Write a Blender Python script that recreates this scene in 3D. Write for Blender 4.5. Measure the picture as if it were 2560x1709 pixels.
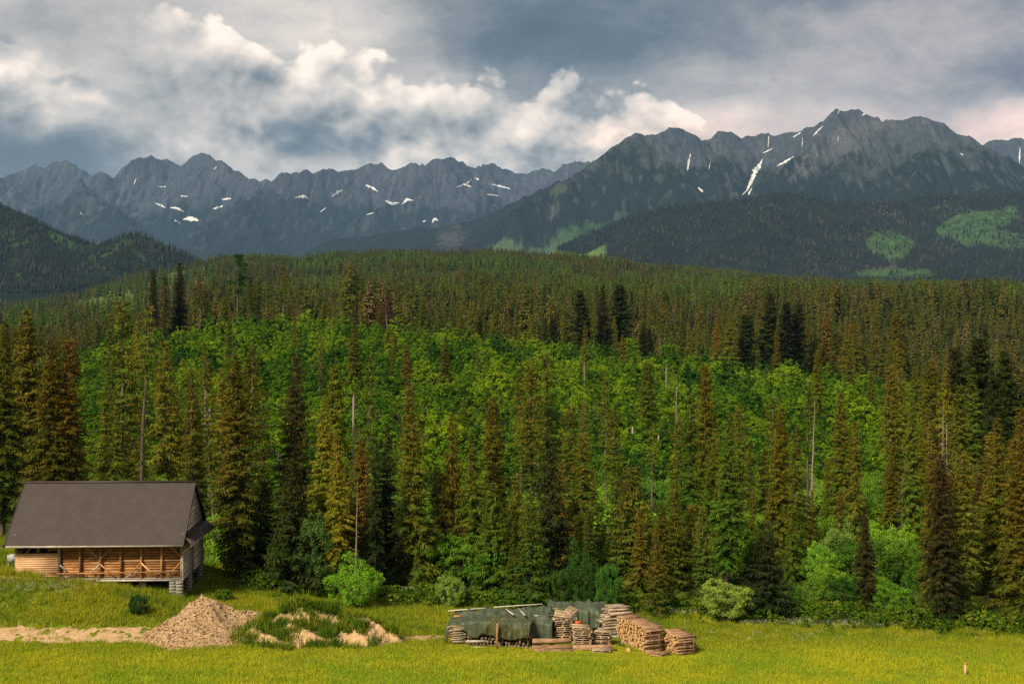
import bpy, bmesh, math, random
import numpy as np
from mathutils import Vector, Matrix

scene = bpy.context.scene
for o in list(bpy.data.objects):
    bpy.data.objects.remove(o)
COL = scene.collection

# ------------------------------------------------------------------ camera
FPX = 3517.0          # focal length in photograph pixels (2560 wide)
HOR = 790.0           # photograph row of the horizon
CZ = 22.0             # camera height above the meadow floor (it stands on a hillside)
cam_d = bpy.data.cameras.new('camera')
cam = bpy.data.objects.new('camera', cam_d)
COL.objects.link(cam)
cam.location = (0, 0, CZ)
cam.rotation_euler = (math.radians(90), 0, 0)
cam_d.sensor_width = 36.0
cam_d.lens = 36.0 * FPX / 2560.0
cam_d.shift_y = -(854.5 - HOR) / 2560.0
cam_d.clip_start = 0.5
cam_d.clip_end = 90000
scene.camera = cam

# ------------------------------------------------------------------ node helper
class E:
    """A socket with arithmetic: builds shader math nodes."""
    def __init__(s, g, sock): s.g, s.k = g, sock
    def _m(s, op, *o, clamp=False):
        n = s.g.nodes.new('ShaderNodeMath'); n.operation = op; n.use_clamp = clamp
        for i, v in enumerate((s,) + o):
            if isinstance(v, E): s.g.links.new(v.k, n.inputs[i])
            else: n.inputs[i].default_value = v
        return E(s.g, n.outputs[0])
    def __add__(s, o): return s._m('ADD', o)
    __radd__ = __add__
    def __sub__(s, o): return s._m('SUBTRACT', o)
    def __rsub__(s, o): return (s * -1.0) + o
    def __mul__(s, o): return s._m('MULTIPLY', o)
    __rmul__ = __mul__
    def __truediv__(s, o): return s._m('DIVIDE', o)
    def clamp(s): return s._m('ADD', 0.0, clamp=True)
    def max(s, o): return s._m('MAXIMUM', o)
    def min(s, o): return s._m('MINIMUM', o)
    def smax(s, o, d): return s._m('SMOOTH_MAX', o, d)
    def sqrt(s): return s._m('SQRT')
    def pow(s, o): return s._m('POWER', o)
    def exp(s): return s._m('EXPONENT')
    def step(s, a, b):           # smoothstep from a to b
        n = s.g.nodes.new('ShaderNodeMapRange'); n.interpolation_type = 'SMOOTHSTEP'
        s.g.links.new(s.k, n.inputs[0])
        n.inputs[1].default_value = a; n.inputs[2].default_value = b
        return E(s.g, n.outputs[0])
class G:
    """A node tree with short makers."""
    def __init__(s, tree): s.t = tree; s.nodes = tree.nodes; s.links = tree.links
    def new(s, t, **k):
        n = s.nodes.new(t)
        for a, b in k.items(): setattr(n, a, b)
        return n
    def put(s, sock, v):
        if isinstance(v, E): s.links.new(v.k, sock)
        elif isinstance(v, (tuple, list)) and len(v) == 3 and len(sock.default_value) == 4: sock.default_value = (*v, 1)
        else: sock.default_value = v
    def vec(s, x, y, z):
        n = s.new('ShaderNodeCombineXYZ')
        for i, v in enumerate((x, y, z)): s.put(n.inputs[i], v)
        return E(s, n.outputs[0])
    def sep(s, v):
        n = s.new('ShaderNodeSeparateXYZ'); s.put(n.inputs[0], v)
        return [E(s, o) for o in n.outputs]
    def vadd(s, a, b):
        n = s.new('ShaderNodeVectorMath', operation='ADD'); s.put(n.inputs[0], a); s.put(n.inputs[1], b)
        return E(s, n.outputs[0])
    def vmul(s, a, b):
        n = s.new('ShaderNodeVectorMath', operation='MULTIPLY'); s.put(n.inputs[0], a); s.put(n.inputs[1], b)
        return E(s, n.outputs[0])
    def noise(s, v, scale, detail=4, rough=.5, dist=0.0, color=False):
        n = s.new('ShaderNodeTexNoise'); s.put(n.inputs['Vector'], v)
        n.inputs['Scale'].default_value = scale; n.inputs['Detail'].default_value = detail
        n.inputs['Roughness'].default_value = rough; n.inputs['Distortion'].default_value = dist
        return E(s, n.outputs[1 if color else 0])
    def voro(s, v, scale, detail=0, rough=.5, feature='SMOOTH_F1', smooth=.5):
        n = s.new('ShaderNodeTexVoronoi', feature=feature); s.put(n.inputs['Vector'], v)
        n.inputs['Scale'].default_value = scale
        n.inputs['Detail'].default_value = detail; n.inputs['Roughness'].default_value = rough
        if feature == 'SMOOTH_F1': n.inputs['Smoothness'].default_value = smooth
        return E(s, n.outputs['Distance'])
    def mix(s, f, a, b, mode='MIX'):
        n = s.new('ShaderNodeMix', data_type='RGBA', blend_type=mode)
        s.put(n.inputs[0], f); s.put(n.inputs[6], a); s.put(n.inputs[7], b)
        return E(s, n.outputs[2])
    def ramp(s, f, stops):
        n = s.new('ShaderNodeValToRGB'); s.put(n.inputs[0], f)
        el = n.color_ramp.elements
        while len(el) < len(stops): el.new(.5)
        for e, (p, c) in zip(el, stops): e.position = p; e.color = (*c, 1)
        return E(s, n.outputs[0])
    def attr(s, name, out='Fac'):
        n = s.new('ShaderNodeAttribute', attribute_name=name); return E(s, n.outputs[out])

# ------------------------------------------------------------------ sun and sky
SUN_EL, SUN_AZ = math.radians(42), math.radians(216)   # azimuth clockwise from +Y (view direction): behind the camera
sun_d = bpy.data.lights.new('sun', 'SUN')
sun_d.energy = 4.8
sun_d.angle = math.radians(12)
sun_d.color = (1.0, .88, .66)
sun = bpy.data.objects.new('sun', sun_d)
COL.objects.link(sun)
sun.rotation_euler = (math.radians(90) - SUN_EL, 0, math.pi - SUN_AZ)
sun.location = (0, 0, 4000)

world = bpy.data.worlds.new('World')
scene.world = world
world.use_nodes = True
world.cycles.sampling_method = 'NONE'

def build_sky():
    g = G(world.node_tree)
    g.nodes.clear()
    tc = E(g, g.new('ShaderNodeTexCoord').outputs['Generated'])
    dx, dy, dz = g.sep(tc)
    K = FPX / 1000.0
    a0 = dx._m('ARCTAN2', dy) * K                 # thousands of photograph pixels from the view axis
    e0 = dz._m('ARCSINE') * K                     # ... and above the horizon
    P = g.vmul(tc, (K, K, K * 1.3))
    wn = g.noise(P, 2.6, 4, .55, color=True)
    wx, wy, wz = g.sep(wn)
    a1 = a0 + (wx - .5) * .26
    e1 = e0 + (wz - .5) * .17

    def curve(a, pts, lo, hi):                    # a curve over azimuth; pts = (photograph x, value in lo..hi)
        n = g.new('ShaderNodeFloatCurve')
        c = n.mapping.curves[0]; ps = sorted(pts)
        xs = [min(1, max(0, ((x - 1280) / 1000.0 + 1.8) / 3.6)) for x, v in ps]
        ys = [(v - lo) / (hi - lo) for x, v in ps]
        while len(c.points) < len(ps): c.points.new(.5, .5)
        for p, x, y in zip(c.points, xs, ys): p.location = (x, y); p.handle_type = 'AUTO_CLAMPED'
        n.mapping.update()
        g.put(n.inputs['Value'], (a + 1.8) * (1 / 3.6))
        return E(g, n.outputs[0]) * (hi - lo) + lo

    # broad tones of the overcast: rows of the photograph, blended by elevation
    N = .50
    XS = [-520, -150, 0, 200, 400, 600, 800, 1000, 1200, 1400, 1600, 1800, 2000, 2200, 2400, 2560, 2750, 3070]
    rows = [(-120, [N] * 18),
            (20,  [N, .62, .68, .62, .68, .76, .72, .57, .42, .37, .37, .38, .36, .40, .45, .44, .45, N]),
            (120, [N, .64, .68, .53, .57, .70, .74, .54, .34, .31, .34, .40, .46, .51, .58, .52, .5, N]),
            (220, [N, .72, .84, .68, .54, .46, .52, .62, .50, .46, .49, .51, .54, .57, .50, .43, .45, N]),
            (320, [N, .50, .52, .50, .60, .58, .34, .36, .50, .56, .58, .76, .60, .60, .74, .84, .75, N]),
            (410, [N, .36, .28, .34, .56, .60, .48, .52, .53, .57, .60, .70, .64, .62, .76, .80, .75, N]),
            (520, [N] * 18)]
    t = None
    for (y, vals), prev in zip(rows, [None] + rows):
        v = curve(a1, list(zip(XS, vals)), 0, 1)
        if t is None: t = v
        else:
            f = e1.step((HOR - prev[0]) / 1000.0, (HOR - y) / 1000.0)
            t = t + (v - t) * f
    t = (t - .5) * 1.12 + .495
    Ps = g.vadd(g.vmul(P, (1, 1, 1.7)), g.vmul(wn, (.3, .3, .3)))
    s1 = g.noise(Ps, 2.0, 7, .64)
    t_hi = t + (s1 - .5) * .74

    # heaped clouds with crisp cauliflower tops; their outlines as curves over azimuth
    XA = [(-520, 40), (-100, 20), (200, 0), (380, 10), (470, 40), (560, 60), (640, 92), (700, 118), (760, 104), (820, 82), (870, 86), (930, 112), (1000, 142),
          (1060, 182), (1100, 178), (1130, 208), (1200, 204), (1270, 198), (1340, 196), (1420, 208), (1520, 226), (1600, 256),
          (1700, 296), (1800, 330), (1900, 420), (2200, 700), (3070, 1100)]
    XB = [(-520, 190), (-200, 130), (0, 112), (60, 120), (130, 142), (200, 182), (260, 240), (310, 280), (400, 312), (520, 345), (600, 380), (720, 450), (1000, 700), (3070, 1100)]
    PA = [(x, (HOR - y) / 1000.0) for x, y in XA]; PB = [(x, (HOR - y) / 1000.0) for x, y in XB]
    def puff(cx, cy, rx, ry, a, e):
        u = (a - (cx - 1280) / 1000.0) * (1000.0 / rx); v = (e - (HOR - cy) / 1000.0) * (1000.0 / ry)
        return (1.0 - (u * u + v * v)) * (ry / 2200.0)
    def field(oa, oe):
        Po = g.vadd(P, (oa, 0, oe * 1.3))
        w = g.noise(Po, 5.0, 2, .5, color=True)
        ux, uy, uz = g.sep(w)
        a = a0 + (ux - .5) * .09 + oa; e = e0 + (uz - .5) * .07 + oe
        b = g.voro(g.vadd(Po, g.vmul(w, (.09, .09, .09))), 5.2, 3, .50, 'F1')
        n = g.noise(Po, 5.0, 7, .62)
        tex = (.40 - b) * .15 + (n - .5) * .13
        A = curve(a, PA, -.4, .8) - e
        B = curve(a, PB, -.4, .8) - e
        Q = puff(2112, 150, 48, 30, a, e).max(puff(1290, 168, 50, 16, a, e)).max(puff(2420, 62, 130, 46, a, e))
        return A.smax(B, .03).max(Q - .06) + tex + .075, tex, A, B
    c0, x0, A, B = field(0, 0)
    c1, x1, _, _ = field(-.036, .040)
    cov = c0.step(.0, .034)
    relief = (x0 - x1) * 3.4
    glow = (c0.max(0.0) * -7.0).exp() * .21                # thin sunlit rims near the tops
    t_in = t * .95 + .075 + relief + glow + (s1 - .5) * .42
    cov = cov * (A.max(B) * -1.0).step(-.50, -.20)         # the bases melt into the grey
    cov = cov * (a0 + (wx - .5) * .5).step(-1.05, -.62).max((B * 1.0).step(-.02, .03)).max((a0 - .9).step(0, .05))
    tt = t_hi + (t_in - t_hi) * cov
    tt = tt + (wy - .5) * .10
    col = g.ramp(tt.clamp(), [(.12, (.044, .057, .070)), (.30, (.070, .095, .120)), (.42, (.134, .156, .173)), (.55, (.262, .270, .272)),
                              (.68, (.405, .392, .374)), (.80, (.560, .512, .468)), (.95, (.76, .68, .605))])
    warm = g.mix((e0 * -1.0).step(-.58, -.42) * tt.step(.50, .72) * a0.step(-.1, .5), (1, 1, 1), (1.10, .99, .93))   # low sun reddens the bright gaps near the horizon
    col = g.mix(1.0, col, warm, 'MULTIPLY')
    violet = g.mix((a0 * .55 - .1).clamp(), (1, 1, 1), (1.13, .98, 1.07))
    sky = g.mix(1.0, g.mix(1.0, col, violet, 'MULTIPLY'), (1.06, 1.0, .93), 'MULTIPLY')

    nis = g.new('ShaderNodeTexSky', sky_type='NISHITA', sun_disc=False)
    nis.sun_elevation = SUN_EL; nis.sun_rotation = SUN_AZ
    nis.altitude = 900; nis.air_density = 1.0; nis.dust_density = 2.0
    blue = g.mix(1.0, E(g, nis.outputs[0]), (.10, .10, .10), 'MULTIPLY')
    sky = g.mix(.94, blue, sky)                    # the blue sky shows faintly through the overcast
    sky = g.mix(dz.step(-.02, -.10), sky, (.05, .055, .04))   # below the horizon: only earth
    bg = g.new('ShaderNodeBackground')
    g.put(bg.inputs[0], sky); bg.inputs[1].default_value = 1.0
    out = g.new('ShaderNodeOutputWorld')
    g.links.new(bg.outputs[0], out.inputs[0])
build_sky()

vs = scene.view_settings
vs.view_transform = 'Standard'
vs.look = 'None'
vs.exposure = 0.68
vs.gamma = 1.0
vs.use_curve_mapping = False
scene.render.engine = 'CYCLES'
scene.cycles.max_bounces = 6
scene.cycles.diffuse_bounces = 3
scene.cycles.transmission_bounces = 3
scene.cycles.transparent_max_bounces = 6
scene.cycles.volume_bounces = 0
scene.cycles.use_denoising = False

# ------------------------------------------------------------------ numeric helpers
def px(x, y, Y):
    """The world point at depth Y that the photograph shows at pixel (x, y)."""
    return ((x - 1280) / FPX * Y, Y, CZ + (HOR - y) / FPX * Y)

_perm = np.random.RandomState(7).permutation(4096).astype(np.int64)
_ga = np.random.RandomState(8).rand(4096) * 2 * np.pi
_gx, _gy = np.cos(_ga), np.sin(_ga)
def pnoise(x, y, seed=0):
    """Gradient noise in the plane, about -0.7..0.7."""
    x = np.asarray(x, float); y = np.asarray(y, float)
    xi = np.floor(x).astype(np.int64); yi = np.floor(y).astype(np.int64)
    xf, yf = x - xi, y - yi
    u = xf * xf * xf * (xf * (xf * 6 - 15) + 10); v = yf * yf * yf * (yf * (yf * 6 - 15) + 10)
    def gr(ix, iy, dx, dy):
        h = _perm[(_perm[(ix + seed * 131) & 4095] + iy + seed * 57) & 4095]
        return _gx[h] * dx + _gy[h] * dy
    n00 = gr(xi, yi, xf, yf); n10 = gr(xi + 1, yi, xf - 1, yf)
    n01 = gr(xi, yi + 1, xf, yf - 1); n11 = gr(xi + 1, yi + 1, xf - 1, yf - 1)
    return (n00 * (1 - u) + n10 * u) * (1 - v) + (n01 * (1 - u) + n11 * u) * v
def fbm(x, y, octv=4, seed=0, gain=.5):
    s = 0; a = 1.0; f = 1.0
    for i in range(octv):
        s = s + a * pnoise(x * f, y * f, seed + i); a *= gain; f *= 2.03
    return s
def ridged(x, y, octv=4, seed=0):
    s = 0; a = 1.0; f = 1.0; w = 1.0
    for i in range(octv):
        n = (1 - np.abs(pnoise(x * f, y * f, seed + i)) * 1.6); n = n * n * w
        s = s + a * n; w = np.clip(n, 0, 1); a *= .5; f *= 2.07
    return s
def sstep(x, a, b):
    t = np.clip((x - a) / (b - a), 0, 1); return t * t * (3 - 2 * t)

def link(o, parent=None):
    COL.objects.link(o)
    if parent is not None: o.parent = parent
    return o
def mesh_np(name, v, f, mat=None, smooth=False, cols=None, attrs=None):
    """Mesh from numpy verts and faces (all of one corner count)."""
    me = bpy.data.meshes.new(name)
    v = np.asarray(v, np.float32); f = np.asarray(f, np.int32)
    n, k = f.shape
    me.vertices.add(len(v)); me.vertices.foreach_set('co', v.ravel())
    me.loops.add(n * k); me.loops.foreach_set('vertex_index', f.ravel())
    me.polygons.add(n); me.polygons.foreach_set('loop_start', np.arange(0, n * k, k, dtype=np.int32))
    if smooth: me.polygons.foreach_set('use_smooth', np.ones(n, bool))
    me.update(calc_edges=True)
    if cols is not None:
        a = me.color_attributes.new('Col', 'FLOAT_COLOR', 'POINT')
        c = np.ones((len(v), 4), np.float32); c[:, :3] = cols; a.data.foreach_set('color', c.ravel())
    for nm, val in (attrs or {}).items():
        a = me.attributes.new(nm, 'FLOAT', 'POINT'); a.data.foreach_set('value', np.asarray(val, np.float32))
    if mat is not None: me.materials.append(mat)
    return me
def mesh_obj(name, v, f, mat=None, parent=None, **k):
    return link(bpy.data.objects.new(name, mesh_np(name, v, f, mat, **k)), parent)
def grid_faces(nr, nc):
    i = np.arange(nr - 1)[:, None] * nc + np.arange(nc - 1)[None, :]
    return np.stack([i, i + 1, i + nc + 1, i + nc], -1).reshape(-1, 4)
def tag(o, label=None, cat=None, group=None, kind=None):
    if label: o['label'] = label
    if cat: o['category'] = cat
    if group: o['group'] = group
    if kind: o['kind'] = kind
    return o

def material(name):
    m = bpy.data.materials.new(name); m.use_nodes = True
    g = G(m.node_tree); g.nodes.clear()
    return m, g
def finish(g, color, rough=.85, bump=None, bump_k=.3, spec=.2, trans=None, bump_d=1.0):
    b = g.new('ShaderNodeBsdfPrincipled')
    g.put(b.inputs['Base Color'], color)
    g.put(b.inputs['Roughness'], rough)
    b.inputs['Specular IOR Level'].default_value = spec
    if bump is not None:
        n = g.new('ShaderNodeBump'); n.inputs['Strength'].default_value = bump_k; n.inputs['Distance'].default_value = bump_d
        g.put(n.inputs['Height'], bump); g.links.new(n.outputs[0], b.inputs['Normal'])
    sh = b.outputs[0]
    if trans is not None:
        t = g.new('ShaderNodeBsdfTranslucent'); g.put(t.inputs[0], color)
        m = g.new('ShaderNodeMixShader'); m.inputs[0].default_value = trans
        g.links.new(sh, m.inputs[1]); g.links.new(t.outputs[0], m.inputs[2]); sh = m.outputs[0]
    o = g.new('ShaderNodeOutputMaterial'); g.links.new(sh, o.inputs[0])
def geo_pos(g): return E(g, g.new('ShaderNodeNewGeometry').outputs['Position'])
def obj_random(g): return E(g, g.new('ShaderNodeObjectInfo').outputs['Random'])
def obj_pos(g): return E(g, g.new('ShaderNodeObjectInfo').outputs['Location'])

# ------------------------------------------------------------------ the lie of the land
_CX = [-1400, -600, 0, 650, 800, 1000, 1300, 1600, 1900, 2200, 2560, 3400]
_crest = [905, 905, 900, 862, 850, 876, 902, 932, 972, 1005, 1035, 1040]           # photograph rows of the green slope's crest (420 m)
_FX = [-1400, 0, 200, 400, 600, 800, 1000, 1300, 1500, 1700, 2100, 2560, 3400]
_far = {900:  [850, 848, 842, 824, 800, 792, 792, 796, 800, 802, 792, 788, 788],
        1500: [815, 812, 796, 755, 735, 730, 725, 724, 732, 745, 756, 752, 750],
        2500: [790, 780, 750, 692, 664, 662, 655, 651, 664, 690, 728, 738, 740],
        3300: [790, 790, 790, 790, 790, 790, 790, 790, 790, 790, 790, 790, 790]}
def ground_z(X, Y):
    X = np.asarray(X, float); Y = np.asarray(Y, float)
    Ys = np.maximum(Y, 60)
    xp = np.clip(X / Ys * FPX + 1280, -1400, 3400)
    near = np.interp(Y, [-3000, -300, 0, 20, 76, 84, 112, 135, 160, 185], [300, 70, 20.2, 15.0, .75, .1, 0, -1.2, -3.2, -3.6])
    bank = np.interp(X, [-80, -45, -37, -31, -24, -18, -12], [4.6, 3.8, 3.2, 2.6, 1.25, .5, 0]) * sstep(Y, 93.5, 101.5) * (1 - sstep(Y, 118, 150))
    near = near + bank + .10 * fbm(X / 6, Y / 6, 3, 3) * sstep(Y, 60, 90)
    cz = CZ + (HOR - np.interp(xp, _CX, _crest)) / FPX * 420
    t = np.clip((Y - 185) / 235, 0, 1)
    slope = -3.6 + (cz + 3.6) * (t * .75 + .25 * t * t)
    slope = slope + 2.2 * fbm(X / 55, Y / 55, 3, 11) * sstep(Y, 190, 260)
    z = np.where(Y < 185, near, slope)
    rows = sorted(_far)
    zz = [CZ + (HOR - np.interp(xp, _FX, _far[r])) / FPX * r for r in rows]
    dip = np.minimum(cz, zz[0]) - 6
    prevz, prevY = cz, 420
    for r, v in [(560, dip)] + list(zip(rows, zz)):
        w = sstep(Y, prevY, r)
        z = np.where(Y > prevY, prevz + (v - prevz) * w, z)
        prevz, prevY = v, r
    z = np.where(Y > 3300, 22 + (prevz - 22) * (1 - sstep(Y, 3300, 4200)) - 60 * sstep(Y, 3400, 6000), z)
    z = z + sstep(Y, 450, 900) * (1 - sstep(Y, 3000, 3600)) * (5 * fbm(X / 160, Y / 160, 4, 21) + 9 * fbm(X / 420, Y / 420, 2, 22))
    return z

def build_ground():
    gx = lambda a, b, s: np.arange(a, b, s)
    xs = np.concatenate([gx(45, 400, 8), gx(400, 1500, 40), [1500, 1700, 2000, 2500, 3200, 4200, 6000, 9000, 14000, 22000, 32000]])
    X = np.concatenate([-xs[::-1], gx(-44.4, 45, .6), xs])
    Y = np.concatenate([[-30000, -12000, -5000, -2000, -900, -400, -200, -100, -50, -20], gx(0, 60, 4), gx(60, 125, .5), gx(125, 450, 4), gx(450, 3400, 25),
                        [3400, 3500, 3700, 4000, 4400, 5000, 6000, 8000, 11000, 15000, 20000, 30000, 45000]])
    XX, YY = np.meshgrid(X, Y)
    ZZ = ground_z(XX, YY)
    m, g = material('meadow_soil')
    p = geo_pos(g)
    n1 = g.noise(p, .11, 4, .55); n2 = g.noise(p, 1.3, 5, .65); n3 = g.noise(p, .004, 4, .5)
    x, y, z = g.sep(p)
    olive = g.mix(n1.step(.38, .62), (.270, .240, .012), (.200, .215, .012))
    lush = g.mix(n2.step(.35, .65), (.080, .120, .010), (.120, .160, .013))
    c = g.mix((y + (n1 - .5) * 9).step(89, 98), olive, lush)
    wood = g.mix(n3.step(.42, .58), (.028, .040, .010), (.040, .060, .014))
    c = g.mix((y + (n1 - .5) * 8).step(106, 116), c, g.mix(y.step(170, 230), wood, (.022, .045, .008)))
    far = g.mix(n3.step(.40, .60), (.035, .055, .016), (.075, .125, .026))
    c = g.mix(y.step(430, 520), c, far)
    finish(g, c, .95, n2, .5, .05)
    o = mesh_obj('ground', np.stack([XX, YY, ZZ], -1).reshape(-1, 3), grid_faces(len(Y), len(X)), m, smooth=True)
    tag(o, 'grassy meadow floor, wooded slope and hills running to the mountains', 'ground', kind='structure')
    return o
build_ground()

# ------------------------------------------------------------------ mountains
def seg_field(X, Y, Xw, Yw, segs, k, kap, zlow, pad):
    """Highest of all ridge lines: each falls away from its crest with slope k, easing with distance.
    X, Y are the grid lines, Xw, Yw the (bent) grid points; a segment only touches the window it can reach."""
    H = np.full(Xw.shape, -1e9)
    for (ax, ay, az), (bx, by, bz) in segs:
        h = (max(az, bz) - zlow) / k
        if h <= 0: continue
        r = (h / (1 - h / kap) if h < kap * .75 else h * 4) + pad
        r = min(r, 2600)
        i0, i1 = np.searchsorted(X, [min(ax, bx) - r, max(ax, bx) + r]); j0, j1 = np.searchsorted(Y, [min(ay, by) - r, max(ay, by) + r])
        if i1 <= i0 or j1 <= j0: continue
        xw, yw = Xw[j0:j1, i0:i1], Yw[j0:j1, i0:i1]
        dx, dy = bx - ax, by - ay; L2 = dx * dx + dy * dy + 1e-6
        t = np.clip(((xw - ax) * dx + (yw - ay) * dy) / L2, 0, 1)
        d = np.hypot(xw - (ax + t * dx), yw - (ay + t * dy))
        np.maximum(H[j0:j1, i0:i1], az + t * (bz - az) - k * d / (1 + d / kap), out=H[j0:j1, i0:i1])
    return H
def spurs(line, rng, step, drop, zmin, spread=.6, seglen=350, sub=True, toward=-math.pi / 2):
    segs = []
    L = np.array(line); d = np.concatenate([[0], np.cumsum(np.hypot(*(np.diff(L[:, :2], axis=0).T)))])
    s = rng.uniform(.2, .8) * step
    while s < d[-1]:
        p = np.array([np.interp(s, d, L[:, i]) for i in range(3)])
        def run(p, ang, drop, zmin, depth):
            p = p.copy()
            while p[2] > zmin:
                ang2 = ang + rng.normal(0, .28); ln = seglen * rng.uniform(.6, 1.3) * (.6 if depth else 1)
                q = p + np.array([math.cos(ang2) * ln, math.sin(ang2) * ln, -ln * drop * rng.uniform(.55, 1.5)])
                segs.append((tuple(p), tuple(q)))
                if depth == 0 and sub:
                    for sg in (-1, 1):
                        if rng.rand() < .75:
                            run(q - np.array([0, 0, 25]), ang2 + sg * rng.uniform(.7, 1.15), drop * 1.5, max(zmin, q[2] - rng.uniform(150, 350)), 1)
                p = q
        run(p - np.array([0, 0, 12]), toward + rng.normal(0, spread), drop, zmin, 0)
        s += step * rng.uniform(.6, 1.4)
    return segs
def dense(line, step, rough, rng):
    """Crest line with finer, rougher teeth between the given points."""
    L = np.array(line, float); out = []
    for a, b in zip(L[:-1], L[1:]):
        n = max(1, int(np.hypot(*(b - a)[:2]) / step))
        for i in range(n):
            p = a + (b - a) * i / n
            if i: p[2] += rng.normal(0, rough); p[1] += rng.normal(0, step * .5)
            out.append(p)
    out.append(L[-1]); return [tuple(p) for p in out]
def height_at(R, X, Y):
    """Bilinear height of a built range R at X, Y."""
    xs, ys, Z = R['x'], R['y'], R['z']
    i = np.clip(np.searchsorted(xs, X) - 1, 0, len(xs) - 2); j = np.clip(np.searchsorted(ys, Y) - 1, 0, len(ys) - 2)
    u = np.clip((X - xs[i]) / (xs[i + 1] - xs[i]), 0, 1); v = np.clip((Y - ys[j]) / (ys[j + 1] - ys[j]), 0, 1)
    return (Z[j, i] * (1 - u) + Z[j, i + 1] * u) * (1 - v) + (Z[j + 1, i] * (1 - u) + Z[j + 1, i + 1] * u) * v
def make_range(name, segs, xr, yr, nx, ny, k, kap, warp, rough, seed, mat, colour, label, apron=700, gully=0.0):
    X = np.linspace(*xr, nx); Y = np.linspace(*yr, ny)
    XX, YY = np.meshgrid(X, Y)
    base = CZ + (HOR - apron) / FPX * YY + 14 * fbm(XX / 400, YY / 400, 3, seed)
    zlow = float(base.min())
    plain = seg_field(X, Y, XX, YY, segs, k, kap, zlow, 0)
    wx = warp * fbm(XX / (warp * 5), YY / (warp * 5), 3, seed); wy = warp * fbm(XX / (warp * 5), YY / (warp * 5), 3, seed + 9)
    H = seg_field(X, Y, XX + wx, YY + wy, segs, k, kap, zlow, warp)
    H = np.minimum(H, plain + rough * .5) * .75 + plain * .25
    rel = np.clip((H - base) / 400, 0, 1)
    H = H + rough * (ridged(XX / (rough * 11), YY / (rough * 11), 4, seed + 3) - 1.05) * rel
    top = H.max(0)[None, :]
    if gully: H = H - gully * rel * sstep(top - H, 15, 220) * np.clip(ridged(XX / 150, YY / 800, 4, seed + 5) - .6, 0, 1)
    H = np.maximum(H, base)
    front = sstep(YY, yr[0], yr[0] + .12 * (yr[1] - yr[0])) * (1 - sstep(YY, yr[1] - 200, yr[1]))
    H = -120 + (H + 120) * front
    gz, gxx = np.gradient(H, Y, X)
    slope = np.hypot(gz, gxx)
    R = dict(x=X, y=Y, z=H)
    PX = XX / YY * FPX + 1280; PY = HOR - (H - CZ) / YY * FPX
    cols = colour(XX, YY, H, slope, PX, PY)
    o = mesh_obj(name, np.stack([XX, YY, H], -1).reshape(-1, 3), grid_faces(ny, nx), mat, smooth=True, cols=cols.reshape(-1, 3))
    tag(o, label, 'mountain', kind='structure')
    R['o'] = o; R['slope'] = slope
    return R

def mountain_material():
    m, g = material('mountain_ground')
    c = g.attr('Col', 'Color')
    p = geo_pos(g)
    n = g.noise(g.vmul(p, (1, .5, .22)), .030, 6, .7); n2 = g.noise(g.vmul(p, (1, 1, .3)), .06, 4, .6)
    c = g.mix(1.0, c, g.ramp(n, [(.3, (.70, .70, .70)), (.7, (1.30, 1.30, 1.30))]), 'MULTIPLY')
    c = g.mix(1.0, c, g.ramp(n2, [(.3, (.75, .75, .75)), (.7, (1.25, 1.25, 1.25))]), 'MULTIPLY')
    finish(g, c, .95, n, .9, .05, bump_d=40.0)
    return m
MOUNT = mountain_material()
def lerp(a, b, t): return a + (np.asarray(b) - a) * t[..., None]
def const(XX, c): return np.broadcast_to(np.array(c, float), XX.shape + (3,)).copy()
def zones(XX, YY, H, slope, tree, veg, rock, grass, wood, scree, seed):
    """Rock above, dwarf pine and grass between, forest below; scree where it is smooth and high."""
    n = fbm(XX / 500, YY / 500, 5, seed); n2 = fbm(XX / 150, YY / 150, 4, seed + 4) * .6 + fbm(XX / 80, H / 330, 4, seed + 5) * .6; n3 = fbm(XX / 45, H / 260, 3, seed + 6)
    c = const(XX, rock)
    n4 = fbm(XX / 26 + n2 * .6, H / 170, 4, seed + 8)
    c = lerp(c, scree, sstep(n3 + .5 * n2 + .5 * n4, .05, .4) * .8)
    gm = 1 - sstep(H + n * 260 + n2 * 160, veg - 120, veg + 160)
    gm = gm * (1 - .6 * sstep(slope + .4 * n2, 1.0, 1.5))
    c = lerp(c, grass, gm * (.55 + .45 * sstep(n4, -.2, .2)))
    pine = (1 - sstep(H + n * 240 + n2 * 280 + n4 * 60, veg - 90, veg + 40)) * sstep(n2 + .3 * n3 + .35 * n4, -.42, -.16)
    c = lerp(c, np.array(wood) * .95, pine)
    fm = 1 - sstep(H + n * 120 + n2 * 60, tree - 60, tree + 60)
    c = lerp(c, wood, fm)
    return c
def patch(c, PX, PY, cx, cy, rx, ry, col, rot=0, soft=.25, n=None):
    a = math.radians(rot); u = (PX - cx) * math.cos(a) + (PY - cy) * math.sin(a); v = -(PX - cx) * math.sin(a) + (PY - cy) * math.cos(a)
    r = np.hypot(u / rx, v / ry)
    if n is not None: r = r + n
    return lerp(c, col, 1 - sstep(r, 1 - soft, 1 + soft))

ROCK, SCREE, ALP, WOOD = (.034, .040, .048), (.058, .063, .070), (.024, .032, .019), (.008, .013, .011)  # base colours darkened to carry the cloud shadow over the mountains
CLEAR = (.036, .072, .022)

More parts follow.
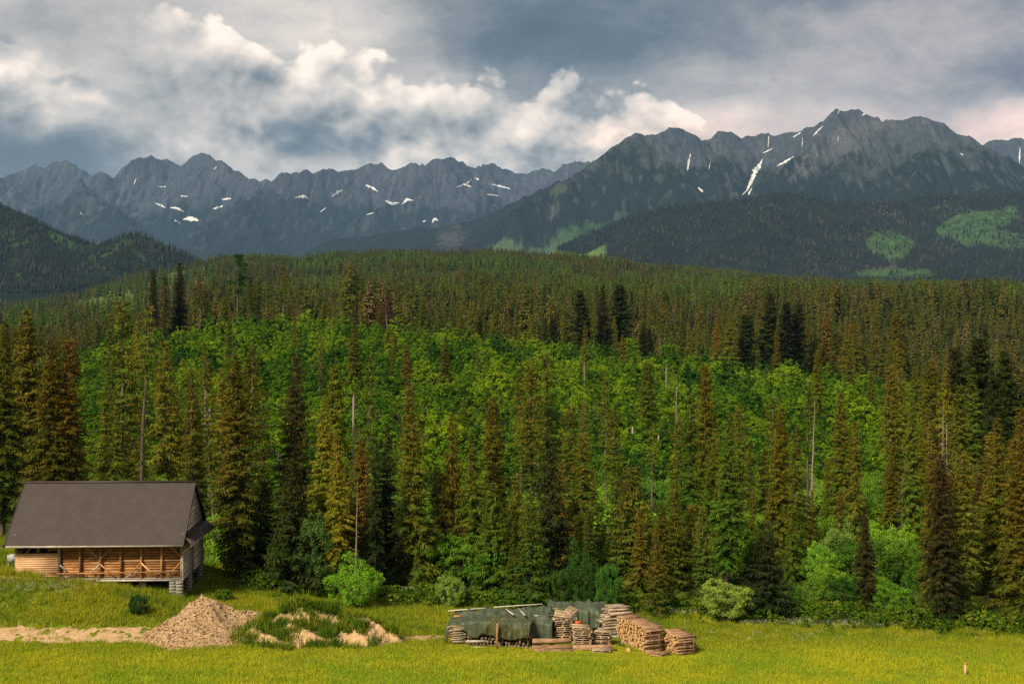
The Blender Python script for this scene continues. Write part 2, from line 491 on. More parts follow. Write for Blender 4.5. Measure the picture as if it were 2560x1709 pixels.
def build_mountains():
    out = {}
    # --- the far jagged range, about 14 km off
    rng = np.random.RandomState(5)
    sky1 = [(-260, 470), (-120, 455), (-40, 440), (0, 442), (30, 430), (55, 418), (85, 412), (110, 416), (125, 404), (145, 399), (165, 393), (178, 394), (188, 400), (210, 420), (232, 434), (250, 424), (268, 434), (284, 440),
            (305, 432), (318, 412), (338, 396), (372, 388), (396, 392), (404, 401), (418, 390), (436, 402), (460, 424), (465, 402), (478, 388), (505, 377), (527, 386), (545, 398), (556, 396), (572, 420), (600, 428), (630, 440), (656, 448),
            (672, 441), (684, 446), (705, 430), (738, 432), (757, 420), (775, 427), (800, 421), (840, 424), (893, 418), (903, 413), (925, 404), (952, 407), (975, 427), (1005, 411), (1030, 405), (1050, 406), (1066, 420), (1078, 400),
            (1100, 388), (1118, 386), (1140, 396), (1165, 408), (1195, 414), (1212, 406), (1225, 403), (1250, 418), (1275, 424), (1310, 432), (1345, 422), (1370, 418), (1388, 424), (1410, 408), (1440, 402), (1475, 404), (1520, 410), (1580, 430)]
    def dep(x): return 14200 + 700 * math.sin(x / 170.0) + 500 * math.sin(x / 67.0 + 1)
    crest = dense([px(x, y, dep(x)) for x, y in sky1], 70, 7, rng)
    segs = list(zip(crest[:-1], crest[1:]))
    segs += spurs(crest, rng, 520, .46, 160, .45)
    mid = [px(655, 452, 13300), px(640, 470, 12700), px(615, 500, 12100), px(560, 540, 11700), px(480, 590, 11300), px(420, 640, 11000)]
    mid2 = [px(655, 452, 13300), px(690, 480, 12500), px(760, 525, 11900), px(820, 570, 11500), px(870, 610, 11200)]
    mid3 = [px(612, 498, 12100), px(640, 560, 11300), px(660, 620, 10900)]
    l2 = [px(200, 440, 13200), px(215, 480, 12600), px(260, 500, 12300), px(330, 540, 11800), px(380, 590, 11400)]
    for ln in (mid, mid2, mid3, l2):
        ln = dense(ln, 120, 10, rng); segs += list(zip(ln[:-1], ln[1:])); segs += spurs(ln, rng, 420, .55, 120, .8, sub=False)
    def col_far(XX, YY, H, slope, PX, PY):
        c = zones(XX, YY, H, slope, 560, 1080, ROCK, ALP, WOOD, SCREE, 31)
        n = fbm(XX / 90, YY / 90, 3, 71) * .5
        for cx, cy, rx, ry, rot in ((30, 500, 5, 36, -20), (60, 520, 5, 26, -15)): c = patch(c, PX, PY, cx, cy, rx, ry, (.075, .078, .085), rot, .4, n)
        return c
    out['far'] = make_range('far_mountain_range', segs, (-6900, 1500), (8300, 15800), 640, 340, 1.08, 1700, 110, 24, 41, MOUNT, col_far,
                            'jagged blue-grey mountain range with thin snow patches on the skyline', apron=652, gully=60)
    # --- jagged teeth that look out behind the right shoulder
    rng = np.random.RandomState(15)
    t2 = [(2380, 400), (2430, 372), (2455, 358), (2470, 350), (2485, 347), (2492, 352), (2503, 344), (2520, 348), (2535, 340), (2550, 343), (2570, 346), (2610, 336), (2680, 352), (2760, 340), (2860, 380)]
    crest = dense([px(x, y, 12800) for x, y in t2], 60, 7, rng)
    segs = list(zip(crest[:-1], crest[1:])) + spurs(crest, rng, 380, .5, 500, .4)
    out['teeth'] = make_range('jagged_mountain_ridge', segs, (3700, 6000), (11200, 13600), 170, 150, 1.0, 1500, 80, 22, 42, MOUNT,
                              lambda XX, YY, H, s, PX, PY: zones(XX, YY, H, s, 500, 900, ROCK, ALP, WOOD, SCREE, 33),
                              'jagged grey ridge peeking out behind the massif at the edge', apron=500, gully=40)
    # --- the low dark ridge in front of the far range
    rng = np.random.RandomState(25)
    t3 = [(690, 670), (740, 640), (790, 612), (835, 596), (880, 590), (930, 588), (965, 578), (1000, 574), (1045, 564), (1075, 570), (1120, 560), (1160, 556), (1210, 540), (1260, 515), (1330, 480), (1400, 450)]
    crest = dense([px(x, y, 9300) for x, y in t3], 90, 7, rng)
    segs = list(zip(crest[:-1], crest[1:])) + spurs(crest, rng, 300, .5, 100, .5, 220)
    out['low'] = make_range('low_wooded_ridge', segs, (-1900, 500), (7900, 9900), 230, 150, .7, 1500, 60, 14, 43, MOUNT,
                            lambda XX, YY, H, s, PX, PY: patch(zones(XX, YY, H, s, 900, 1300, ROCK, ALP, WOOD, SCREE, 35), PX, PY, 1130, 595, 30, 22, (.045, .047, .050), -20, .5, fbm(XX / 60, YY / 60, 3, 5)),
                            'low dark wooded ridge with a pale rock face below the far range', apron=655)
    # --- the big bare massif on the right, about 9 km
    rng = np.random.RandomState(35)
    main = [(1060, 690, 7600), (1110, 655, 7800), (1180, 606, 8000), (1230, 570, 8150), (1290, 515, 8350), (1350, 478, 8550), (1420, 440, 8750), (1480, 408, 8900), (1512, 384, 9000), (1522, 366, 9050), (1560, 344, 9100), (1590, 331, 9150), (1640, 334, 9250), (1655, 324, 9280), (1690, 316, 9350), (1712, 322, 9400),
            (1755, 350, 9600), (1775, 344, 9650), (1800, 326, 9700), (1822, 326, 9700), (1856, 348, 9750), (1862, 338, 9750), (1905, 326, 9800), (1925, 330, 9800), (1970, 330, 9700), (2005, 322, 9600), (2045, 300, 9500), (2070, 282, 9420), (2092, 271, 9400), (2110, 277, 9400), (2138, 273, 9400), (2170, 284, 9400), (2208, 300, 9300), (2230, 294, 9200), (2290, 292, 9150), (2322, 289, 9100),
            (2350, 305, 9050), (2390, 328, 9000), (2420, 338, 8950), (2470, 365, 8900), (2520, 392, 8850), (2600, 425, 8800), (2720, 470, 8700), (2900, 520, 8600)]
    crest = dense([px(*p) for p in main], 70, 4, rng)
    segs = list(zip(crest[:-1], crest[1:]))
    def ridge(pts, **k):
        ln = dense([px(*p) for p in pts], 110, 6, rng); s = list(zip(ln[:-1], ln[1:])); return s + spurs(ln, rng, 330, .55, 60, .7, 200, sub=False)
    segs += ridge([(1640, 334, 9250), (1660, 390, 8900), (1690, 440, 8500), (1720, 480, 8150), (1740, 520, 7850)])
    segs += ridge([(1512, 384, 9000), (1530, 430, 8700), (1560, 480, 8350), (1590, 530, 8000), (1610, 580, 7600)])
    segs += ridge([(1420, 440, 8750), (1430, 500, 8350), (1440, 560, 7900), (1430, 620, 7500)])
    segs += ridge([(1290, 515, 8350), (1310, 560, 8000), (1320, 620, 7600)])
    segs += ridge([(2230, 294, 9200), (2180, 330, 8900), (2120, 380, 8550), (2060, 430, 8250), (2010, 470, 8000), (1960, 510, 7700)])
    segs += ridge([(2322, 289, 9100), (2320, 340, 8700), (2300, 400, 8300), (2290, 460, 7900), (2270, 520, 7500)])
    segs += ridge([(2420, 338, 8950), (2440, 390, 8500), (2450, 440, 8100), (2470, 500, 7600)])
    segs += ridge([(2092, 271, 9400), (2070, 320, 9150), (2010, 370, 8950), (1960, 410, 8800)])
    segs += ridge([(2600, 425, 8800), (2640, 480, 8200), (2650, 540, 7600)])
    def col_mass(XX, YY, H, slope, PX, PY):
        c = zones(XX, YY, H, slope, 560, 1010, (.043, .051, .062), (.024, .032, .019), (.007, .0125, .009), (.064, .070, .078), 37)  # massif tones also hold the clouds' shade in their colour
        n = fbm(XX / 120, YY / 120, 4, 75) * .8 + fbm(XX / 30, H / 200, 4, 76) * 1.1
        c = patch(c, PX, PY, 2120, 350, 120, 26, (.074, .075, .076), -32, .5, n)
        c = patch(c, PX, PY, 2180, 318, 60, 16, (.070, .072, .074), -38, .5, n)
        c = patch(c, PX, PY, 1445, 590, 75, 26, CLEAR, -14, .25, n * .6)
        c = patch(c, PX, PY, 1250, 640, 60, 30, (.050, .085, .034), -30, .3, n * .6)
        c = patch(c, PX, PY, 1350, 640, 50, 22, (.050, .085, .034), -20, .3, n * .6)
        c = patch(c, PX, PY, 1382, 530, 3, 24, (.07, .066, .06), 8, .5, n)
        c = patch(c, PX, PY, 1400, 470, 26, 12, (.036, .046, .024), -20, .5, n)
        return c
    out['mass'] = make_range('bare_mountain_massif', segs, (-650, 4500), (6700, 10600), 560, 360, .95, 2600, 55, 14, 44, MOUNT, col_mass,
                             'broad bare grey massif with snow gullies above dark dwarf pine', apron=668, gully=34)
    # --- the wooded mountain in front of the massif, 5 to 6 km
    rng = np.random.RandomState(45)
    w = [(1250, 672, 5200), (1310, 652, 5300), (1370, 632, 5400), (1440, 600, 5500), (1500, 575, 5600), (1560, 550, 5700), (1640, 522, 5800), (1700, 512, 5850), (1780, 506, 5900), (1850, 500, 5900), (1905, 490, 5900), (1945, 481, 5900), (1980, 487, 5900), (2040, 500, 5900),
         (2100, 505, 5950), (2180, 508, 6050), (2260, 500, 6150), (2340, 488, 6200), (2420, 488, 6200), (2500, 485, 6200), (2580, 480, 6200), (2700, 470, 6200), (2850, 470, 6200)]
    crest = dense([px(*p) for p in w], 80, 4, rng)
    segs = list(zip(crest[:-1], crest[1:]))
    def ridge2(pts):
        ln = dense([px(*p) for p in pts], 100, 4, rng); s = list(zip(ln[:-1], ln[1:])); return s + spurs(ln, rng, 350, .45, 20, .7, 160, sub=False)
    segs += ridge2([(1945, 481, 5900), (1900, 540, 5500), (1840, 590, 5150), (1780, 640, 4800), (1740, 680, 4500)])
    segs += ridge2([(2100, 505, 5950), (2160, 560, 5500), (2230, 610, 5100), (2330, 660, 4700), (2420, 690, 4450)])
    segs += ridge2([(1700, 512, 5850), (1640, 570, 5400), (1590, 630, 5000), (1580, 670, 4700)])
    segs += ridge2([(2040, 500, 5900), (2030, 570, 5400), (2020, 640, 4850), (2020, 690, 4500)])
    segs += ridge2([(2420, 488, 6200), (2450, 550, 5700), (2500, 600, 5300), (2580, 660, 4800)])
    def col_w(XX, YY, H, slope, PX, PY):
        n = fbm(XX / 160, YY / 160, 4, 77); n2 = fbm(XX / 40, YY / 40, 3, 78)
        c = lerp(const(XX, (.009, .014, .009)), (.014, .021, .011), sstep(n, -.1, .4))
        for cx, cy, rx, ry, rot in ((1560, 630, 30, 40, 0), (2020, 625, 34, 26, 0), (2060, 545, 60, 16, 0), (1760, 645, 50, 12, 0), (2150, 680, 120, 22, 0), (2200, 530, 60, 20, 20), (2350, 620, 40, 20, 0)):
            c = patch(c, PX, PY, cx, cy, rx, ry, (.052, .043, .036), rot, .5, n * .7)
        for cx, cy, rx, ry, rot in ((2225, 612, 66, 38, 10), (2440, 560, 120, 34, -14), (2500, 600, 110, 30, 10), (2390, 590, 60, 20, 20), (2230, 690, 120, 16, 0), (2380, 530, 60, 18, 0)):
            c = patch(c, PX, PY, cx, cy, rx, ry, np.array(CLEAR) * (.8 + .5 * sstep(n2, -.3, .3))[..., None], rot, .2, n * .45 + n2 * .25)
        tri = sstep(PX, 1400, 1425) * 0 + (1 - sstep(PX + (PY - 600) * .1, 1512 + 0, 1520)) * (1 - sstep(PY, 668, 672)) * sstep(PY - (660 - (PX - 1415) * .50), -4, 4)
        low = (1 - sstep(PX, 1610, 1640)) * sstep(PY - (642 + (PX - 1500) * .14), -3, 3)
        c = lerp(c, (.085, .150, .034), np.clip(np.maximum(tri, low), 0, 1))
        return c
    out['wood'] = make_range('wooded_mountain', segs, (-250, 2900), (4150, 6500), 330, 250, .55, 2000, 45, 8, 46, MOUNT, col_w,
                             'dark wooded mountain with green clearings in front of the bare massif', apron=704)
    # --- the dark wooded hill on the left, 4 km
    rng = np.random.RandomState(55)
    h = [(-500, 400, 4300), (-300, 420, 4200), (-150, 450, 4150), (0, 512, 4050), (50, 536, 4000), (110, 568, 3950), (160, 588, 3920), (215, 606, 3900), (262, 612, 3900), (300, 598, 3880), (325, 586, 3870), (345, 583, 3860), (365, 588, 3860), (382, 604, 3850), (400, 622, 3840), (440, 652, 3800), (500, 690, 3750), (600, 730, 3700)]
    crest = dense([px(*p) for p in h], 60, 2.5, rng)
    segs = list(zip(crest[:-1], crest[1:]))
    def ridge3(pts):
        ln = dense([px(*p) for p in pts], 80, 3, rng); s = list(zip(ln[:-1], ln[1:])); return s + spurs(ln, rng, 260, .45, 0, .7, 120, sub=False)
    segs += ridge3([(345, 583, 3860), (330, 620, 3700), (290, 660, 3500), (240, 700, 3300)])
    segs += ridge3([(50, 536, 4000), (70, 600, 3750), (80, 650, 3500), (90, 700, 3250)])
    segs += ridge3([(-150, 450, 4150), (-100, 560, 3800), (-60, 640, 3450), (-20, 700, 3150)])
    def col_h(XX, YY, H, slope, PX, PY):
        n = fbm(XX / 120, YY / 120, 4, 79); n2 = fbm(XX / 30, YY / 30, 3, 80)
        c = lerp(const(XX, (.008, .015, .009)), (.013, .026, .012), sstep(n, -.1, .35))
        for cx, cy, rx, ry, rot in ((270, 640, 90, 26, -18), (60, 610, 60, 26, 20), (150, 600, 60, 12, 28), (350, 650, 40, 24, 10), (30, 690, 60, 14, 20)):
            c = patch(c, PX, PY, cx, cy, rx, ry, (.030, .060, .018), rot, .5, n * .6 + n2 * .2)
        c = patch(c, PX, PY, 372, 622, 10, 16, (.09, .085, .075), 0, .5, n2)
        return c
    out['hill'] = make_range('wooded_hill', segs, (-2700, -500), (2950, 4500), 260, 190, .60, 1400, 35, 6, 48, MOUNT, col_h,
                             'steep dark green wooded hill with a blunt rocky knob', apron=722)
    return out
RNG = build_mountains()

# ------------------------------------------------------------------ plant makers
def unit(a): return a / np.maximum(np.linalg.norm(a, axis=-1, keepdims=True), 1e-9)
def kites(B, D, S, L, W, at=.42):
    """Leaf-shaped quads: base B, direction D, side S, length L, half width W."""
    L = L[:, None]; W = W[:, None]
    v = np.stack([B, B + D * L * at + S * W, B + D * L, B + D * L * at - S * W], 1).reshape(-1, 3)
    f = np.arange(len(B) * 4).reshape(-1, 4)
    return v, f
def tube(pts, rad, n=6):
    """A tapering tube along a line of points."""
    P = np.array(pts, float); T = unit(np.gradient(P, axis=0))
    ref = np.where(np.abs(T[:, 2:3]) > .9, [[1.0, 0, 0]], [[0, 0, 1.0]])
    A = unit(np.cross(T, ref)); Bv = np.cross(T, A)
    th = np.arange(n) * 2 * np.pi / n
    ring = A[:, None] * np.cos(th)[None, :, None] + Bv[:, None] * np.sin(th)[None, :, None]
    v = (P[:, None] + ring * np.array(rad, float)[:, None, None]).reshape(-1, 3)
    i = np.arange(len(P) - 1)[:, None] * n; j = np.arange(n)[None]; k = (j + 1) % n
    return v, np.stack([i + j, i + k, i + n + k, i + n + j], -1).reshape(-1, 4)
def join(parts):
    V, F, o = [], [], 0
    for v, f in parts:
        V.append(v); F.append(np.asarray(f) + o); o += len(v)
    return np.concatenate(V), np.concatenate(F)

def spruce(seed, H, R, base, dens=1.0, droop=.45, rise=.1, sparse=0.0, power=.75, kl=1.0, kw=1.0, cones=.5, whorl=.34, twigs=26, bare=False, tr=.012):
    """Trunk and crown of a spruce: whorls of drooping boughs hung with narrow sprays. Returns (trunk v, f), (crown v, f, tint)."""
    r = np.random.RandomState(seed)
    zz = np.linspace(0, H, 12)
    bend = np.cumsum(r.normal(0, H * .0025, (12, 2)), 0)
    tp = np.column_stack([bend, zz])
    trunk = [tube(tp, H * tr * (1 - zz / H) ** .8 + .012, 7)]
    at = lambda z: np.array([np.interp(z, zz, tp[:, 0]), np.interp(z, zz, tp[:, 1]), z])
    B, D, S, L, W, T, A = [], [], [], [], [], [], []
    z = H * base
    lump = r.rand(40)
    while z < H * .985:
        f = (z - H * base) / (H * (1 - base))
        prof = (1 - f) ** power * min(1, .45 + 2.2 * f + (0 if base > .05 else .4))
        prof *= .78 + .4 * lump[int(z / H * 39)]
        nb = max(3, int(round((5.5 + r.rand() * 2) * dens)))
        ph0 = r.rand() * 7
        for b in range(nb):
            if r.rand() < sparse: continue
            ph = ph0 + b * 2 * np.pi / nb + r.normal(0, .3)
            bl = max(.18, R * prof * r.uniform(.62, 1.14))
            out = np.array([math.cos(ph), math.sin(ph), 0]); side = np.array([-out[1], out[0], 0])
            o = at(z + r.uniform(-.12, .12))
            ri = rise + .55 * f ** 2 + r.normal(0, .08); dr = droop * (1.15 - f) * r.uniform(.7, 1.3)
            def pos(t): return o + out * (bl * t)[:, None] * 1.0 + np.array([0, 0, 1.0]) * (bl * (ri * t - dr * t * t + .38 * dr * t ** 4))[:, None] + side * (bl * .08 * math.sin(b * 3.1) * t * t)[:, None]
            n = max(3, int(bl / (.085 / dens)))
            t = (np.arange(n) + r.rand(n)) / n * .9 + .1
            p = pos(t)
            bt = r.rand(); ag = f * 1.1 + r.normal(0, .28) + .08
            for sg in (-1, 1, 0):
                m = len(t)
                if sg:
                    d = out * r.uniform(.25, .8, (m, 1)) + side * sg * r.uniform(.45, 1.0, (m, 1)) - np.array([0, 0, 1.0]) * r.uniform(.05, .95, (m, 1))
                    ll = (.20 + .34 * bl * (1 - .62 * t)).clip(.16, .75) * r.uniform(.6, 1.25, m) * kl
                else:
                    d = out * r.uniform(.2, .7, (m, 1)) + side * r.normal(0, .25, (m, 1)) - np.array([0, 0, 1.0]) * r.uniform(.5, 1.2, (m, 1)) * (1 if f < .85 else .2)
                    ll = r.uniform(.22, .52, m) * kl
                d = unit(d)
                s = unit(np.cross(d, r.normal(0, .55, (m, 3)) + np.array([0, 0, 1.0])))
                B.append(p); D.append(d); S.append(s); L.append(ll); W.append(ll * r.uniform(.065, .125, m) * kw)
                T.append(np.clip(.5 * bt + .5 * r.rand(m), 0, 1) * .8 + .1); A.append(ag + r.normal(0, .15, m))
            tip = pos(np.array([1.0]))
            B.append(tip); D.append(unit(out + np.array([[0, 0, .1]]))); S.append(side[None]); L.append(np.array([.4 * kl])); W.append(np.array([.05 * kw])); T.append(np.array([bt])); A.append(np.array([ag]))
            if cones and f > .72 and r.rand() < cones:        # hanging brown cones in the top
                m = 5; q = pos(r.uniform(.3, 1, m))
                B.append(q); D.append(unit(np.column_stack([r.normal(0, .15, (m, 2)), -np.ones(m)]))); S.append(np.tile(side, (m, 1)))
                L.append(np.full(m, .20)); W.append(np.full(m, .045)); T.append(np.full(m, 1.6)); A.append(np.ones(m))
        z += whorl * r.uniform(.6, 1.4) * (1 - .4 * f)
    for i in range(twigs):                                     # bare dead boughs
        zt = H * r.uniform(.06 if not bare else .3, .9 if bare else max(.3, base + .25)); ph = r.rand() * 7
        bl = R * r.uniform(.35, .8) * (1 - zt / H) ** .5 * (1.15 if bare else 1)
        o = at(zt); out = np.array([math.cos(ph), math.sin(ph), 0])
        q = [o, o + out * bl * .5 + [0, 0, -.06 * bl], o + out * bl + [0, 0, -.22 * bl]]
        trunk.append(tube(q, [.028, .018, .006], 3))
    tv, tf = join(trunk)
    if bare or not B: return (tv, tf), None
    v, f = kites(*[np.concatenate(a) for a in (B, D, S, L, W)])
    return (tv, tf), (v, f, np.repeat(np.concatenate(T), 4), np.repeat(np.concatenate(A), 4))

def leafy(seed, h, rad, stem, nclump, nleaf, leaf, flat=.8, lobes=5, upright=0.0, skirt=0.0, bump=.42):
    """Stem and crown of a broadleaf tree or bush: clumps of leaf-shaped faces spread through the crown."""
    r = np.random.RandomState(seed)
    trunk = []
    zc = stem + (h - stem) * .5; rz = (h - stem) * .55
    lob = [(unit(r.normal(0, 1, 3) * [1, 1, .6]), r.uniform(.75, 1.15)) for _ in range(lobes)]
    C = []
    for i in range(nclump):
        d = unit(r.normal(0, 1, 3)); d[2] = d[2] * .9 + .12
        k = 1 + bump * max((l[1] * max(0, float(d @ l[0])) ** 3 for l in lob)) - .12
        q = r.uniform(.45, 1.0) ** .5
        c = np.array([0, 0, zc]) + d * np.array([rad, rad, rz]) * k * q * .86
        low = max(0.0, 1 - c[2] / (.45 * h)); c[:2] *= 1 + skirt * low
        c[2] = max(c[2], stem * .4 + .10 * h)
        C.append((c, d))
    B, D, S, L, W, T = [], [], [], [], [], []
    for c, d in C:
        cr = rad * r.uniform(.12, .33); n = int(nleaf * r.uniform(.7, 1.3)); bt = r.rand()
        u = unit(r.normal(0, 1, (n, 3)) + d * .55 + [0, 0, .25])
        p = c + u * cr * r.uniform(.35, 1.05, (n, 1)) * [1, 1, flat]
        dd = unit(u * .5 + r.normal(0, .6, (n, 3)) + [0, 0, -.15 + upright])
        nn = unit(u + r.normal(0, .45, (n, 3)) + [0, 0, .5])
        s = unit(np.cross(dd, nn))
        ll = leaf * r.uniform(.65, 1.35, n)
        B.append(p - dd * ll[:, None] * .4); D.append(dd); S.append(s); L.append(ll); W.append(ll * r.uniform(.28, .42, n)); T.append(.55 * bt + .45 * r.rand(n))
        if len(trunk) < 14:
            st = np.array([r.normal(0, .04 * rad), r.normal(0, .04 * rad), stem * r.uniform(.2, .9)])
            mid = (st + c) / 2 + [0, 0, .08 * h]
            trunk.append(tube([st, mid, c], [.018 * h ** .8, .011 * h ** .8, .004], 4))
    trunk.append(tube([(0, 0, -.1), (0, 0, stem * .6), (.02, 0, stem + .3 * (h - stem))], [.022 * h ** .85 + .01, .017 * h ** .85, .008], 6))
    v, f = kites(*[np.concatenate(a) for a in (B, D, S, L, W)], at=.5)
    return join(trunk), (v, f, np.repeat(np.concatenate(T), 4))

# ------------------------------------------------------------------ plant materials
def foliage_material(name, lo, hi, trans=.22, cone=(.050, .022, .010), rough=.7, aged=False):
    """lo..hi by the spray's own tint, shifted by each tree's own colour (Object Color) and chance."""
    m, g = material(name)
    t = g.attr('tint'); rnd = obj_random(g)
    c = g.mix(t.clamp(), lo, hi)
    oc = E(g, g.new('ShaderNodeObjectInfo').outputs['Color'])
    c = g.mix(1.0, c, oc, 'MULTIPLY')
    if aged: c = g.mix(1.0, c, g.mix(g.attr('age').clamp(), (.56, 1.0, .95), (1.06, .96, 1.0)), 'MULTIPLY')   # greener low boughs, browner tops
    k = rnd * .5 + .75
    c = g.mix(1.0, c, g.vec(k, k, k), 'MULTIPLY')
    c = g.mix(t.step(1.2, 1.4), c, cone)
    finish(g, c, rough, spec=.03, trans=trans)
    return m
NEEDLE = foliage_material('spruce_needles', (.55, .55, .55), (1.5, 1.5, 1.5), .18, aged=True)
LEAF = foliage_material('broad_leaves', (.60, .66, .60), (1.42, 1.34, 1.30), .38, rough=.6)
def bark_material(name, a, b):
    m, g = material(name)
    p = E(g, g.new('ShaderNodeTexCoord').outputs['Object'])
    n = g.noise(g.vmul(p, (6, 6, 1.2)), 2.0, 5, .65)
    k = obj_random(g) * .5 + .75
    c = g.mix(n.step(.3, .7), a, b)
    c = g.mix(1.0, c, g.vec(k, k, k), 'MULTIPLY')
    finish(g, c, .9, n, .6, .1, bump_d=.03)
    return m
BARK = bark_material('spruce_bark', (.060, .044, .032), (.150, .115, .085))
DEADBARK = bark_material('dead_wood', (.150, .110, .080), (.300, .235, .180))

# ------------------------------------------------------------------ prototypes
PROTO = {}
def proto(key, tr, cr, cmat, tmat):
    tm = mesh_np('trunk', tr[0], tr[1], tmat, smooth=True)
    cm = None if cr is None else mesh_np('crown', cr[0], cr[1], cmat, attrs={'tint': cr[2], **({'age': cr[3]} if len(cr) > 3 else {})})
    PROTO[key] = (tm, cm, float(tr[0][:, 2].max()) if cr is None else float(cr[0][:, 2].max()))
for i in range(7):
    proto(f'full{i}', *spruce(100 + i, 20, [2.7, 3.1, 2.3, 2.9, 2.5, 2.1, 3.0][i], [.06, .03, .12, .08, .05, .16, .10][i], [1, .95, .9, 1, .85, .9, .8][i], [.5, .56, .62, .68, .74, .55, .8][i], .05, [.08, .1, .16, .14, .22, .2, .28][i], [.62, .75, .5, .85, .6, .42, .7][i]), NEEDLE, BARK)
for i in range(3):
    proto(f'thin{i}', *spruce(120 + i, 20, [1.5, 1.7, 1.25][i], [.30, .22, .42][i], .75, .45, .1, .30, .5, kl=.9, twigs=40, tr=.009), NEEDLE, BARK)
for i in range(2):
    proto(f'pole{i}', *spruce(140 + i, 20, [1.4, 1.1][i], [.55, .62][i], .7, .35, .1, .28, .5, kl=.9, twigs=30, cones=.2, tr=.0075), NEEDLE, BARK)
for i in range(2):
    proto(f'fir{i}', *spruce(150 + i, 20, [2.9, 2.5][i], [.16, .24][i], 1.15, .25, .06, .12, .42, kl=1.05, kw=1.2, cones=0, whorl=.42), NEEDLE, BARK)
for i in range(3):
    proto(f'young{i}', *spruce(160 + i, 8, [2.0, 1.75, 2.2][i], .02, 1.1, .22, .12, .03, .85, kl=.82, kw=1.0, cones=0, whorl=.30, twigs=4), NEEDLE, BARK)
proto('snag0', *spruce(170, 12, 1.6, .9, bare=True, twigs=60, tr=.011), NEEDLE, DEADBARK)
proto('snag1', *spruce(171, 12, 1.1, .9, bare=True, twigs=26, tr=.011), NEEDLE, DEADBARK)
for i in range(4):
    proto(f'slope{i}', *leafy(200 + i, 6.8, [1.45, 1.7, 1.3, 1.55][i], [1.0, .8, 1.2, .9][i], 40, 84, .20, upright=.2, lobes=7), LEAF, BARK)
for i in range(3):
    proto(f'bush{i}', *leafy(231 + i, [3.6, 3.2, 4.6][i], [2.0, 1.7, 1.8][i], [.1, .1, .3][i], 150, 95, .125, skirt=.40, bump=.85, lobes=7, upright=.25), LEAF, BARK)

def make_tree(name, key, X, Y, H, w, col, rz, label, cat, group=None, z=None, lean=0.0, sink=.05):
    """One tree: an Empty at its foot that parents trunk and crown (meshes shared between alike trees)."""
    tm, cm, h0 = PROTO[key]
    e = bpy.data.objects.new(name, None); COL.objects.link(e)
    e.empty_display_size = .3
    e.location = (X, Y, (float(ground_z(X, Y)) if z is None else z) - sink)
    k = H / h0
    a = .12 * math.sin(X * 7.3 + Y * 3.1); e.scale = (w * k * (1 + a), w * k * (1 - a), k)
    e.rotation_euler = (lean + .018 * math.sin(X * 5.1 + Y), lean * .6 + .018 * math.sin(X * 3.7 - Y * 2), rz)
    tag(e, label, cat, group)
    t = bpy.data.objects.new('trunk', tm); COL.objects.link(t); t.parent = e
    if cm is not None:
        c = bpy.data.objects.new('crown', cm); COL.objects.link(c); c.parent = e
        c.color = (*col, 1)
    return e

# colours of single trees (the needles' or leaves' own colour)
BROWN, RUST, OLIVE, GOLD, DARK, GREEN = (.116, .106, .011), (.132, .096, .012), (.096, .114, .011), (.146, .138, .012), (.036, .045, .010), (.074, .100, .012)

# ------------------------------------------------------------------ scattered masses (one object, instanced plants)
def scatter(name, pts, rot, scl, sources, rng, label, cat, idx=None):
    col = bpy.data.collections.new(name + '_kinds')
    for s in sources: col.objects.link(s)
    me = bpy.data.meshes.new(name)
    n = len(pts)
    me.vertices.add(n); me.vertices.foreach_set('co', np.asarray(pts, np.float32).ravel())
    def at(nm, typ, val, key):
        a = me.attributes.new(nm, typ, 'POINT'); a.data.foreach_set(key, np.ascontiguousarray(val).ravel())
    at('spin', 'FLOAT_VECTOR', np.asarray(rot, np.float32), 'vector')
    at('size', 'FLOAT_VECTOR', np.asarray(scl, np.float32), 'vector')
    at('pick', 'INT', (rng.randint(0, len(sources), n) if idx is None else idx).astype(np.int32), 'value')
    ob = link(bpy.data.objects.new(name, me))
    ng = bpy.data.node_groups.new(name, 'GeometryNodeTree')
    ng.interface.new_socket('Geometry', in_out='INPUT', socket_type='NodeSocketGeometry')
    ng.interface.new_socket('Geometry', in_out='OUTPUT', socket_type='NodeSocketGeometry')
    N = ng.nodes; K = ng.links.new
    gi = N.new('NodeGroupInput'); go = N.new('NodeGroupOutput')
    ip = N.new('GeometryNodeInstanceOnPoints')
    ci = N.new('GeometryNodeCollectionInfo'); ci.inputs[0].default_value = col
    ci.inputs['Separate Children'].default_value = True; ci.inputs['Reset Children'].default_value = True
    def na(nm, dt):
        a = N.new('GeometryNodeInputNamedAttribute'); a.data_type = dt; a.inputs[0].default_value = nm; return a.outputs['Attribute']
    K(gi.outputs[0], ip.inputs['Points']); K(ci.outputs[0], ip.inputs['Instance'])
    ip.inputs['Pick Instance'].default_value = True
    K(na('pick', 'INT'), ip.inputs['Instance Index']); K(na('spin', 'FLOAT_VECTOR'), ip.inputs['Rotation']); K(na('size', 'FLOAT_VECTOR'), ip.inputs['Scale'])
    K(ip.outputs[0], go.inputs[0])
    md = ob.modifiers.new('scatter', 'NODES'); md.node_group = ng
    tag(ob, label, cat, kind='stuff')
    return ob
def spins(rng, n, tilt=0.0):
    return np.column_stack([rng.normal(0, tilt, n), rng.normal(0, tilt, n), rng.rand(n) * 6.283])

